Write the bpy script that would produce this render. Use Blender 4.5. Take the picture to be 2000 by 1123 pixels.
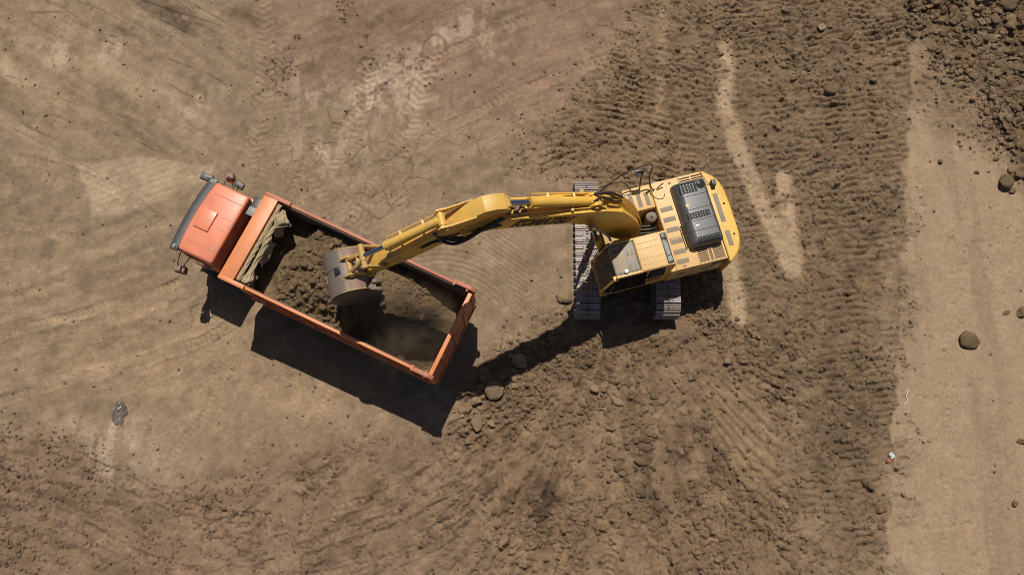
import bpy, bmesh, math, random
import numpy as np
from mathutils import Vector, Matrix
for _o in list(bpy.data.objects): bpy.data.objects.remove(_o)
SC = bpy.context.scene
COL = SC.collection
R = math.radians
# ------------------------------------------------------------------ camera, sky, sun, exposure
CAM_F, CAM_T, CAM_H = 1524.0, 0.2346, 22.338
cd = bpy.data.cameras.new("camera"); cam = bpy.data.objects.new("camera", cd); COL.objects.link(cam)
cam.location = (0, 0, CAM_H); cam.rotation_euler = (CAM_T, 0, 0)
cd.sensor_width = 36.0; cd.lens = 36.0 * CAM_F / 2000.0; cd.clip_end = 2000.0
SC.camera = cam
SUN = Vector((0.0, 0.485, 1.0)).normalized()
world = bpy.data.worlds.new("World"); SC.world = world; world.use_nodes = True
wn = world.node_tree.nodes; sky = wn.new("ShaderNodeTexSky"); sky.sky_type = 'NISHITA'
sky.sun_disc = False; sky.sun_elevation = R(64.1); sky.sun_rotation = 0.0
world.node_tree.links.new(sky.outputs[0], wn["Background"].inputs[0]); wn["Background"].inputs[1].default_value = 0.05
sd = bpy.data.lights.new("sun", 'SUN'); sd.energy = 5.0; sd.angle = R(0.53); sd.color = (1.0, 0.965, 0.895)
sun = bpy.data.objects.new("sun", sd); COL.objects.link(sun); sun.rotation_euler = SUN.to_track_quat('Z', 'Y').to_euler()
SC.view_settings.view_transform = 'Standard'; SC.view_settings.look = 'None'
SC.view_settings.exposure = -0.21; SC.view_settings.gamma = 1.0
try: SC.cycles.filter_width = .85
except Exception: pass
try: SC.cycles.volume_step_rate = 2.0; SC.cycles.volume_max_steps = 64
except Exception: pass

_ct, _st = math.cos(CAM_T), math.sin(CAM_T)
def image_coords(x, y):
    """ground position (metres) -> image pixel coordinates, projected through the camera"""
    zc = y*_st + CAM_H*_ct; up = y*_ct - CAM_H*_st
    return 1000 + CAM_F*x/zc, 561.5 - CAM_F*up/zc
def ground_at(u, v, z=0.0):
    a = (u-1000)/CAM_F; b = -(v-561.5)/CAM_F
    d = np.array([a, _st + b*_ct, -_ct + b*_st]); k = (z-CAM_H)/d[2]
    return float(d[0]*k), float(d[1]*k)
def srgb(r, g, b, k=1.0):
    f = lambda c: (c/12.92 if c <= .04045 else ((c+.055)/1.055)**2.4)*k
    return (f(r/255), f(g/255), f(b/255))

# ------------------------------------------------------------------ materials
def new_mat(name):
    m = bpy.data.materials.new(name); m.use_nodes = True
    return m, m.node_tree.nodes, m.node_tree.links, m.node_tree.nodes["Principled BSDF"]
DUST = (0.30, 0.215, 0.135)
def paint(name, col, rough=0.45, metal=0.0, dust=0.35, wear=0.12, wearcol=(0.09, 0.06, 0.045), spec=0.5, scale=1.0, updust=0.0, bump=0.0):
    """coated or bare metal with settled dust, rubbed patches and small tonal changes"""
    m, N, L, B = new_mat(name)
    tc = N.new("ShaderNodeTexCoord")
    def noise(sc, det=5, ro=0.6, off=0.0):
        n = N.new("ShaderNodeTexNoise"); n.inputs["Scale"].default_value = sc*scale; n.inputs["Detail"].default_value = det
        n.inputs["Roughness"].default_value = ro
        if off:
            mp = N.new("ShaderNodeMapping"); mp.inputs["Location"].default_value = (off, off*2, -off); L.new(tc.outputs["Object"], mp.inputs[0]); L.new(mp.outputs[0], n.inputs[0])
        else: L.new(tc.outputs["Object"], n.inputs[0])
        return n.outputs["Fac"]
    def ramp(fac, a, b, va=0.0, vb=1.0):
        r = N.new("ShaderNodeMapRange"); r.interpolation_type = 'SMOOTHSTEP'
        for k, v in zip(("From Min", "From Max", "To Min", "To Max"), (a, b, va, vb)): r.inputs[k].default_value = v
        L.new(fac, r.inputs[0]); return r.outputs[0]
    def mix(fac, a, b):
        x = N.new("ShaderNodeMix"); x.data_type = 'RGBA'
        if isinstance(fac, float): x.inputs[0].default_value = fac
        else: L.new(fac, x.inputs[0])
        for s, v in ((6, a), (7, b)):
            if isinstance(v, tuple): x.inputs[s].default_value = (*v, 1)
            else: L.new(v, x.inputs[s])
        return x.outputs[2]
    c = mix(ramp(noise(1.3, 4), .3, .7), tuple(k*.9 for k in col), tuple(min(1, k*1.08) for k in col))
    d = ramp(noise(2.2, 8, .7, 3.1), .42, .78, 0.0, dust)
    if updust > 0:
        g = N.new("ShaderNodeNewGeometry"); s = N.new("ShaderNodeSeparateXYZ"); L.new(g.outputs["Normal"], s.inputs[0])
        u = ramp(s.outputs[2], .55, .98, 0.0, updust)
        q = N.new("ShaderNodeMath"); q.operation = 'MULTIPLY'; L.new(u, q.inputs[0]); L.new(ramp(noise(4.5, 7, .65, 7.7), .25, .75, .45, 1.0), q.inputs[1])
        mx = N.new("ShaderNodeMath"); mx.operation = 'MAXIMUM'; L.new(d, mx.inputs[0]); L.new(q.outputs[0], mx.inputs[1]); d = mx.outputs[0]
    c = mix(d, c, DUST)
    if wear > 0: c = mix(ramp(noise(9, 9, .75, 11.3), .62, .70, 0.0, min(1, wear*4)), c, wearcol)
    L.new(c, B.inputs["Base Color"])
    L.new(ramp(d, 0, 1, rough, .9), B.inputs["Roughness"])
    B.inputs["Metallic"].default_value = metal; B.inputs["Specular IOR Level"].default_value = spec
    if bump:
        b = N.new("ShaderNodeBump"); b.inputs["Strength"].default_value = .5; b.inputs["Distance"].default_value = bump
        L.new(noise(14, 6, .6, 5.0), b.inputs["Height"]); L.new(b.outputs[0], B.inputs["Normal"])
    return m
def glass_mat(name, col, rough=0.06):
    m, N, L, B = new_mat(name)
    B.inputs["Base Color"].default_value = (*col, 1); B.inputs["Roughness"].default_value = rough
    B.inputs["Specular IOR Level"].default_value = .6; B.inputs["Coat Weight"].default_value = .3
    return m
def clear_glass(name):
    m, N, L, B = new_mat(name)
    B.inputs["Base Color"].default_value = (.12, .10, .08, 1); B.inputs["Roughness"].default_value = .05
    B.inputs["Alpha"].default_value = .22
    return m
def soil_mat(name, attr=True, col=(0.2, 0.14, 0.085), fine=1.0, var=0.0):
    m, N, L, B = new_mat(name)
    tc = N.new("ShaderNodeTexCoord")
    def noise(sc, det=6, ro=.65):
        n = N.new("ShaderNodeTexNoise"); n.inputs["Scale"].default_value = sc; n.inputs["Detail"].default_value = det; n.inputs["Roughness"].default_value = ro
        L.new(tc.outputs["Object"], n.inputs[0]); return n.outputs["Fac"]
    def rng(f, a, b, x, y):
        r = N.new("ShaderNodeMapRange"); L.new(f, r.inputs[0])
        for k, v in zip(("From Min", "From Max", "To Min", "To Max"), (a, b, x, y)): r.inputs[k].default_value = v
        return r.outputs[0]
    def math2(op, a, b):
        q = N.new("ShaderNodeMath"); q.operation = op; L.new(a, q.inputs[0])
        if isinstance(b, float): q.inputs[1].default_value = b
        else: L.new(b, q.inputs[1])
        return q.outputs[0]
    k = math2('MULTIPLY', rng(noise(2.0), .25, .75, .86, 1.14), rng(noise(22.0, 6, .8), .25, .75, .68, 1.32))
    k = math2('MULTIPLY', k, rng(noise(7.0, 6, .7), .28, .72, .84, 1.16))
    if attr:
        a = N.new("ShaderNodeAttribute"); a.attribute_name = "soil_colour"; src = a.outputs["Color"]
    else:
        a = N.new("ShaderNodeRGB"); a.outputs[0].default_value = (*col, 1); src = a.outputs[0]
    if var:
        oi = N.new("ShaderNodeObjectInfo"); k = math2('MULTIPLY', k, rng(oi.outputs["Random"], 0, 1, 1-var, 1+var))
    v = N.new("ShaderNodeVectorMath"); v.operation = 'SCALE'; L.new(src, v.inputs[0]); L.new(k, v.inputs[3])
    L.new(v.outputs[0], B.inputs["Base Color"]); B.inputs["Roughness"].default_value = .95; B.inputs["Specular IOR Level"].default_value = .12
    h = math2('ADD', noise(38.0, 7, .72), math2('MULTIPLY', noise(120.0, 3, .7), .35))
    b = N.new("ShaderNodeBump"); b.inputs["Strength"].default_value = .7*fine; b.inputs["Distance"].default_value = .04
    if attr: L.new(rng(a.outputs['Alpha'], 0, 1, .32, 1.0), b.inputs['Strength'])
    L.new(h, b.inputs["Height"]); L.new(b.outputs[0], B.inputs["Normal"])
    return m
M = {}
M['yellow'] = paint('yellow_paint', (0.76, 0.43, 0.055), .42, dust=.55, wear=.14, updust=.20)
M['deck'] = paint('dusty_yellow_paint', (0.76, 0.465, 0.165), .5, dust=.55, wear=.14, updust=.28)
M['yellowworn'] = paint('worn_yellow_paint', (0.48, 0.29, 0.07), .55, dust=.75, wear=.25, updust=.30)
M['arm'] = paint('muddy_yellow_paint', (0.70, 0.40, 0.065), .45, dust=.75, wear=.2, updust=.22)
M['orange'] = paint('orange_paint', (0.72, 0.22, 0.066), .45, dust=.55, wear=.16, updust=.20)
M['orangerust'] = paint('scuffed_orange_paint', (0.46, 0.125, 0.055), .55, dust=.6, wear=.20, wearcol=(.16, .08, .05), updust=.25)
M['caborange'] = paint('faded_orange_paint', (0.70, 0.205, 0.105), .36, dust=.42, wear=.05, updust=.12)
M['bedsteel'] = paint('dirty_bed_steel', (0.13, 0.095, 0.07), .7, dust=.6, wear=.1, updust=.55)
M['plastic'] = paint('dark_grey_plastic', (0.032, 0.032, 0.036), .45, dust=.22, wear=.0, updust=.10)
M['hood'] = paint('satin_black_paint', (0.060, 0.059, 0.062), .36, dust=.15, wear=.0, updust=.10, spec=.6)
M['black'] = paint('black_rubber', (0.016, 0.016, 0.017), .5, dust=.15, wear=.0)
M['void'] = glass_mat('unlit_inside', (0.006, 0.006, 0.006), .9)
M['tyre'] = paint('tyre_rubber', (0.022, 0.021, 0.02), .8, dust=.6, wear=.0)
M['steel'] = paint('polished_track_steel', (0.33, 0.275, 0.255), .55, metal=.15, dust=.55, wear=.22, updust=.2)
M['darksteel'] = paint('dark_dirty_steel', (0.07, 0.06, 0.055), .55, metal=.3, dust=.5, wear=.1)
M['bucket'] = paint('scraped_bucket_steel', (0.19, 0.15, 0.13), .5, metal=.3, dust=.5, wear=.12, updust=.12)
M['rusty'] = paint('rusty_bucket_paint', (0.20, 0.115, 0.085), .6, metal=.1, dust=.45, wear=.2, wearcol=(.55, .30, .05))
M['chrome'] = paint('chromed_rod', (0.35, 0.40, 0.48), .16, metal=1.0, dust=.12, wear=.0)
M['pad'] = paint('grit_pad', (0.26, 0.21, 0.155), .9, dust=.45, wear=.15, bump=.004)
M['grey'] = paint('grey_paint', (0.20, 0.195, 0.185), .5, dust=.4, wear=.05)
M['white'] = paint('white_plastic', (0.78, 0.76, 0.72), .4, dust=.1, wear=.0)
M['glass'] = glass_mat('dark_window', (0.010, 0.011, 0.012))
M['clear'] = clear_glass('clear_windscreen')
M['skylight'] = paint('tinted_skylight', (0.36, 0.275, 0.185), .6, dust=.4, wear=.0, spec=.25)
M['canvas'] = paint('canvas', (0.36, 0.27, 0.16), .95, dust=.4, wear=.0, spec=.1, bump=.006)
M['amber'] = glass_mat('yellow_label', (0.72, 0.42, 0.12), .5)
M['soil'] = soil_mat('soil')
M['clod'] = soil_mat('clod_soil', attr=False, col=(0.195, 0.130, 0.073), var=.25)
M['clodpale'] = soil_mat('pale_clod_soil', attr=False, col=(0.285, 0.195, 0.115), var=.15)
M['litter'] = paint('thin_plastic_film', (0.13, 0.12, 0.11), .35, dust=.7, wear=.0)
M['litter'].node_tree.nodes['Principled BSDF'].inputs['Alpha'].default_value = .4

# ------------------------------------------------------------------ mesh helpers
class MB:
    """collects shapes into ONE mesh; every shape takes a material slot number"""
    def __init__(s): s.bm = bmesh.new()
    def _fin(s, geo, slot):
        for f in geo: f.material_index = slot
    def poly_prism(s, pts, axis, a, b, bev=0.0, slot=0, seg=2):
        """2-D outline pushed along an axis between a and b. axis 0: pts=(y,z), 1: pts=(x,z), 2: pts=(x,y)"""
        def mk(p, w):
            return (w, p[0], p[1]) if axis == 0 else (p[0], w, p[1]) if axis == 1 else (p[0], p[1], w)
        va = [s.bm.verts.new(mk(p, a)) for p in pts]; vb = [s.bm.verts.new(mk(p, b)) for p in pts]
        n = len(pts); fs = [s.bm.faces.new(va[::-1]), s.bm.faces.new(vb)]
        for i in range(n): fs.append(s.bm.faces.new((va[i], va[(i+1) % n], vb[(i+1) % n], vb[i])))
        bmesh.ops.recalc_face_normals(s.bm, faces=fs)
        s._fin(fs, slot)
        if bev > 0:
            es = list({e for f in fs for e in f.edges if len(e.link_faces) == 2 and e.calc_face_angle(0) > .45})
            r = bmesh.ops.bevel(s.bm, geom=es, offset=bev, segments=seg, profile=.5, affect='EDGES', clamp_overlap=True)
            s._fin(r['faces'], slot)
        return s
    def box(s, x0, x1, y0, y1, z0, z1, bev=0.0, slot=0, seg=2):
        return s.poly_prism([(x0, y0), (x1, y0), (x1, y1), (x0, y1)], 2, z0, z1, bev, slot, seg)
    def bar(s, p, q, w, h, up=(0, 0, 1), slot=0, bev=0.0):
        """straight bar of width w and height h from p to q"""
        p, q = Vector(p), Vector(q); d = (q-p).normalized(); side = d.cross(Vector(up)).normalized(); u = side.cross(d)
        vs = []
        for c in (p, q):
            for a, b in ((-1, -1), (1, -1), (1, 1), (-1, 1)): vs.append(s.bm.verts.new(c + side*a*w/2 + u*b*h/2))
        fs = [s.bm.faces.new([vs[i] for i in k]) for k in ((0, 1, 2, 3), (7, 6, 5, 4), (0, 4, 5, 1), (1, 5, 6, 2), (2, 6, 7, 3), (3, 7, 4, 0))]
        bmesh.ops.recalc_face_normals(s.bm, faces=fs); s._fin(fs, slot)
        if bev: s._fin(bmesh.ops.bevel(s.bm, geom=list({e for f in fs for e in f.edges}), offset=bev, segments=2, profile=.5, affect='EDGES')['faces'], slot)
        return s
    def tube(s, pts, r, n=10, slot=0, cap=True):
        pts = [Vector(p) for p in pts]; rs = r if isinstance(r, (list, tuple)) else [r]*len(pts)
        rings = []; nrm = None
        for i, p in enumerate(pts):
            d = (pts[min(i+1, len(pts)-1)] - pts[max(i-1, 0)]).normalized()
            if nrm is None: nrm = d.orthogonal().normalized()
            nrm = (nrm - d*nrm.dot(d)).normalized(); b = d.cross(nrm)
            rings.append([s.bm.verts.new(p + (nrm*math.cos(2*math.pi*k/n) + b*math.sin(2*math.pi*k/n))*rs[i]) for k in range(n)])
        fs = []
        for a, b in zip(rings, rings[1:]):
            for k in range(n): fs.append(s.bm.faces.new((a[k], a[(k+1) % n], b[(k+1) % n], b[k])))
        if cap: fs += [s.bm.faces.new(rings[0][::-1]), s.bm.faces.new(rings[-1])]
        s._fin(fs, slot); return s
    def cyl(s, p, q, r, n=20, slot=0): return s.tube([p, q], r, n, slot)
    def sheet(s, rows, slot=0):
        vs = [[s.bm.verts.new(p) for p in r] for r in rows]; fs = []
        for a, b in zip(vs, vs[1:]):
            for k in range(len(a)-1): fs.append(s.bm.faces.new((a[k], a[k+1], b[k+1], b[k])))
        s._fin(fs, slot); return s
    def build(s, name, mats, parent=None, angle=35.0, normals=True):
        if normals: bmesh.ops.recalc_face_normals(s.bm, faces=s.bm.faces[:])
        me = bpy.data.meshes.new(name); s.bm.to_mesh(me); s.bm.free()
        for m in (mats if isinstance(mats, (list, tuple)) else [mats]): me.materials.append(M[m] if isinstance(m, str) else m)
        me.polygons.foreach_set("use_smooth", [True]*len(me.polygons)); me.set_sharp_from_angle(angle=R(angle))
        o = bpy.data.objects.new(name, me); COL.objects.link(o)
        if parent is not None: o.parent = parent
        return o
def thing(name, label, cat, loc=(0, 0, 0), rz=0.0, group=None):
    o = bpy.data.objects.new(name, None); COL.objects.link(o); o.location = loc; o.rotation_euler = (0, 0, rz)
    o['label'] = label; o['category'] = cat
    if group: o['group'] = group
    return o
def tag(o, label, cat, group=None, kind=None):
    o['label'] = label; o['category'] = cat
    if group: o['group'] = group
    if kind: o['kind'] = kind
    return o

def smooth_path(pts, n=6):
    """Catmull-Rom through the points"""
    P = [Vector(p) for p in pts]; P = [P[0]*2-P[1]] + P + [P[-1]*2-P[-2]]; out = []
    for i in range(1, len(P)-2):
        for k in range(n):
            t = k/n; a, b, c, d = P[i-1:i+3]
            out.append(.5*((2*b) + (c-a)*t + (2*a-5*b+4*c-d)*t*t + (3*b-a-3*c+d)*t**3))
    out.append(P[-2]); return out
# ------------------------------------------------------------------ numpy noise for the earth
def _hash(ix, iy, seed):
    h = (ix.astype(np.int64)*374761393 + iy.astype(np.int64)*668265263 + seed*974634777) & 0xffffffff
    h = ((h ^ (h >> 13))*1274126177) & 0xffffffff
    return ((h ^ (h >> 16)) & 0xffffff) / float(0xffffff)
def vnoise(x, y, seed=0):
    ix = np.floor(x); iy = np.floor(y); fx = (x-ix).astype(np.float32); fy = (y-iy).astype(np.float32)
    fx = fx*fx*fx*(fx*(fx*6-15)+10); fy = fy*fy*fy*(fy*(fy*6-15)+10)
    a, b, c, d = _hash(ix, iy, seed), _hash(ix+1, iy, seed), _hash(ix, iy+1, seed), _hash(ix+1, iy+1, seed)
    return (a*(1-fx)+b*fx)*(1-fy) + (c*(1-fx)+d*fx)*fy
def fbm(x, y, sc, octv=4, seed=0, gain=.5):
    s = 0; a = 1; t = 0
    for o in range(octv):
        s = s + a*(vnoise(x/sc+17.3*o, y/sc-9.1*o, seed+o) - .5); t += a; a *= gain; sc *= .5
    return s/t*2
def clods(x, y, cell, seed, keep=.6, rmin=.25, rmax=.55):
    """lumps lying on the ground: height of the tallest rounded, faceted lump over each point"""
    cx = np.floor(x/cell); cy = np.floor(y/cell); h = np.zeros_like(x)
    for dx in (-1, 0, 1):
        for dy in (-1, 0, 1):
            ix, iy = cx+dx, cy+dy
            px = (ix+_hash(ix, iy, seed))*cell; py = (iy+_hash(ix, iy, seed+1))*cell
            r = cell*(rmin+(rmax-rmin)*_hash(ix, iy, seed+2)**2); on = _hash(ix, iy, seed+3) < keep
            an = _hash(ix, iy, seed+4)*6.28; qx, qy = x-px, y-py; d = np.zeros_like(x)
            for k in range(5):
                t = an+k*1.2566+(_hash(ix+k, iy-k, seed+6)-.5)*.8
                d = np.maximum(d, (qx*np.cos(t)+qy*np.sin(t))*(.85+.5*_hash(ix-k, iy+k, seed+7)))
            d = d/r; tl = _hash(ix, iy, seed+8)*6.28
            top = 1+.45*(qx*np.cos(tl)+qy*np.sin(tl))/r
            h = np.maximum(h, np.where(on & (d < 1), np.minimum(1, (1-d)*2.2+.12)*top*r*.72, 0))
    return h
def cells_edge(x, y, cell, seed):
    cx = np.floor(x/cell); cy = np.floor(y/cell); d1 = np.full_like(x, 9e9); d2 = np.full_like(x, 9e9)
    for dx in (-1, 0, 1):
        for dy in (-1, 0, 1):
            ix, iy = cx+dx, cy+dy
            d = np.hypot(x-(ix+_hash(ix, iy, seed))*cell, y-(iy+_hash(ix, iy, seed+1))*cell)
            d2 = np.minimum(d2, np.maximum(d, d1)); d1 = np.minimum(d1, d)
    return d2-d1
def sstep(a, b, t):
    t = np.clip((t-a)/(b-a), 0, 1); return t*t*(3-2*t)
def inside(u, v, poly, soft):
    """1 within the outline, 0 outside, with a soft border (image pixels)"""
    d = np.full_like(u, 1e9); ins = np.zeros(u.shape, bool); n = len(poly)
    for i in range(n):
        (ax, ay), (bx, by) = poly[i], poly[(i+1) % n]; ex, ey = bx-ax, by-ay
        t = np.clip(((u-ax)*ex+(v-ay)*ey)/(ex*ex+ey*ey), 0, 1); d = np.minimum(d, np.hypot(u-ax-t*ex, v-ay-t*ey))
        if ay != by: ins ^= ((ay > v) != (by > v)) & (u < (bx-ax)*(v-ay)/(by-ay)+ax)
    return sstep(-soft, soft, np.where(ins, d, -d))
def near_line(u, v, line, wid, soft):
    d = np.full_like(u, 1e9)
    for (ax, ay), (bx, by) in zip(line, line[1:]):
        ex, ey = bx-ax, by-ay; t = np.clip(((u-ax)*ex+(v-ay)*ey)/(ex*ex+ey*ey), 0, 1)
        d = np.minimum(d, np.hypot(u-ax-t*ex, v-ay-t*ey))
    return 1-sstep(wid-soft, wid+soft, d)
def spot(u, v, cu, cv, ru, rv, an=0.0):
    c, s = math.cos(an), math.sin(an); a = (u-cu)*c+(v-cv)*s; b = -(u-cu)*s+(v-cv)*c
    return np.exp(-((a/ru)**2+(b/rv)**2))

ROAD = [(1785, -400), (1778, 0), (1776, 200), (1768, 420), (1757, 600), (1748, 800), (1742, 1123), (1735, 1700), (4500, 1700), (4500, -400)]
CHURN = [(1360, -200), (1240, 70), (1060, 245), (1030, 300), (1110, 345), (1200, 560), (1250, 690), (1480, 700), (1560, 800), (1620, 1200), (1600, 1700), (1740, 1700), (1745, 1123), (1750, 800), (1760, 600), (1772, 420), (1780, 200), (1786, -200)]
DIG = [(905, 720), (985, 660), (1100, 610), (1250, 600), (1470, 600), (1540, 740), (1560, 960), (1610, 1200), (1500, 1700), (1000, 1700), (960, 1123), (930, 960), (880, 850)]
LOWER = [(-900, 830), (0, 830), (180, 860), (330, 960), (520, 880), (700, 850), (880, 840), (1000, 900), (1020, 1123), (1000, 1700), (-900, 1700)]
DRAGS = [[(150, 5), (200, 22), (270, 60)], [(290, 28), (370, 65), (435, 95)], [(270, 0), (330, 20), (420, 45), (480, 75)], [(330, 115), (400, 140), (440, 165)], [(100, 225), (170, 245), (220, 262), (270, 278), (310, 300)],
         [(50, 248), (85, 265)], [(60, 28), (125, 27)], [(180, 62), (225, 72)], [(380, 10), (450, 48)], [(130, 180), (200, 205), (260, 240)], [(15, 150), (40, 157)], [(330, 165), (400, 205)]]
RED = [(480, -500), (500, 60), (560, 200), (700, 140), (880, 240), (1010, 230), (1120, 180), (1300, 20), (1400, -500)]
def _beside(line, off):
    out = []
    for i, (x, y) in enumerate(line):
        (ax, ay), (bx, by) = line[max(i-1, 0)], line[min(i+1, len(line)-1)]; l = math.hypot(bx-ax, by-ay); out.append((x-(by-ay)/l*off, y+(bx-ax)/l*off))
    return out
def _curve(line): return [(p.x, p.y) for p in smooth_path([(a, b, 0) for a, b in line], 5)]
_A = _curve([(-120, 690), (60, 640), (200, 600), (330, 560), (430, 500)]); _C = _curve([(545, 470), (575, 370), (640, 270), (760, 170), (930, 80), (1120, 5), (1300, -80)])
_E = _curve([(-120, 850), (60, 868), (190, 905), (350, 985), (560, 1010), (760, 965), (905, 880)]); _F = _curve([(380, 1200), (560, 1085), (760, 1010), (930, 930)])
_G = _curve([(-60, 300), (120, 330), (300, 420), (400, 560), (420, 760), (330, 900)]); _K = _curve([(1846, 1300), (1850, 800), (1862, 300), (1868, 100)]); _J = _curve([(600, 1000), (700, 900), (760, 800), (880, 770)])
TYRES = [(_A, 9, 11, 1.0), (_beside(_A, 120), 9, 11, 1.0), (_C, 10, 12, 1.1), (_beside(_C, 125), 10, 12, 1.0), (_beside(_C, -70), 9, 11, .7), (_E, 10, 13, 1.4), (_beside(_E, 120), 10, 13, 1.2), (_F, 10, 12, 1.2), (_beside(_F, 60), 10, 12, 1.1),
         (_G, 9, 11, .7), (_beside(_G, 125), 9, 11, .6), (_K, 9, 12, .45), (_beside(_K, 90), 9, 12, .45), (_J, 9, 11, .8), (_beside(_J, -110), 9, 11, .6),
         (_curve([(720, 130), (700, 220), (640, 330)]), 21, 12.5, 1.3), (_curve([(850, 90), (815, 210), (770, 320)]), 21, 12.5, 1.2), (_curve([(600, 330), (660, 400), (720, 440)]), 21, 12.5, 1.0), (_curve([(505, -40), (520, 120), (505, 250), (470, 345)]), 20, 12.5, 1.0),
         (_curve([(1000, 1180), (1040, 1060), (1090, 980)]), 14, 12.5, 1.0), (_curve([(1400, 1180), (1390, 1040), (1370, 950)]), 18, 12.5, 1.4), (_curve([(1180, 1180), (1190, 1080), (1200, 1000)]), 15, 12.5, 1.2)]
def tyre_marks(u, v, wob):
    dz = np.zeros_like(u); tone = np.zeros_like(u)
    for line, hw, per, dep in TYRES:
        xs = [p[0] for p in line]; ys = [p[1] for p in line]; m = hw+14
        box = (u > min(xs)-m) & (u < max(xs)+m) & (v > min(ys)-m) & (v < max(ys)+m)
        if not box.any(): continue
        a, b, wb = u[box], v[box], wob[box]; best = np.full(a.shape, 1e9); sg = np.zeros_like(a); sl = np.zeros_like(a); acc = 0.0
        for (ax, ay), (bx, by) in zip(line, line[1:]):
            ex, ey = bx-ax, by-ay; l = math.hypot(ex, ey); tt = np.clip(((a-ax)*ex+(b-ay)*ey)/(l*l), 0, 1)
            d = np.hypot(a-ax-tt*ex, b-ay-tt*ey); k = d < best; best = np.where(k, d, best); sl = np.where(k, acc+tt*l, sl); acc += l
        keep = sstep(-.55, .15, wb); e = best+wb*4; ms = (1-sstep(hw-2.5, hw+1.5, e))*keep
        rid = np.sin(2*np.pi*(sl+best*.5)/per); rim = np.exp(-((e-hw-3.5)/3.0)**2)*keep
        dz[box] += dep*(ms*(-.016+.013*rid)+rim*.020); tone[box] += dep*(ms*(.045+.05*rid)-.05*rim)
    return dz, tone
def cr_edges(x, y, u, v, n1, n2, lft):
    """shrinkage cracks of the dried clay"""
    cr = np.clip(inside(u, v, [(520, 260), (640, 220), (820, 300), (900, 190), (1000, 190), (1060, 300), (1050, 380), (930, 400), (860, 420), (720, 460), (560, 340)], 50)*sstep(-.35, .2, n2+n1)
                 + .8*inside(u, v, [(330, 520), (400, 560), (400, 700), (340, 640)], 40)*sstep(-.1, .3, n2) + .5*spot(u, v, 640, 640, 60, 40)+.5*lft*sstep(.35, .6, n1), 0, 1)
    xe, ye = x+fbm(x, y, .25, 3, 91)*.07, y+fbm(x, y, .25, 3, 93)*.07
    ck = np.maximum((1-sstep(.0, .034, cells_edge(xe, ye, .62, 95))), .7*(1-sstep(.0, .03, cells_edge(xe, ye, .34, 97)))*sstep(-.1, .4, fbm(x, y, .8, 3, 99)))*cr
    return ck
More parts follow.
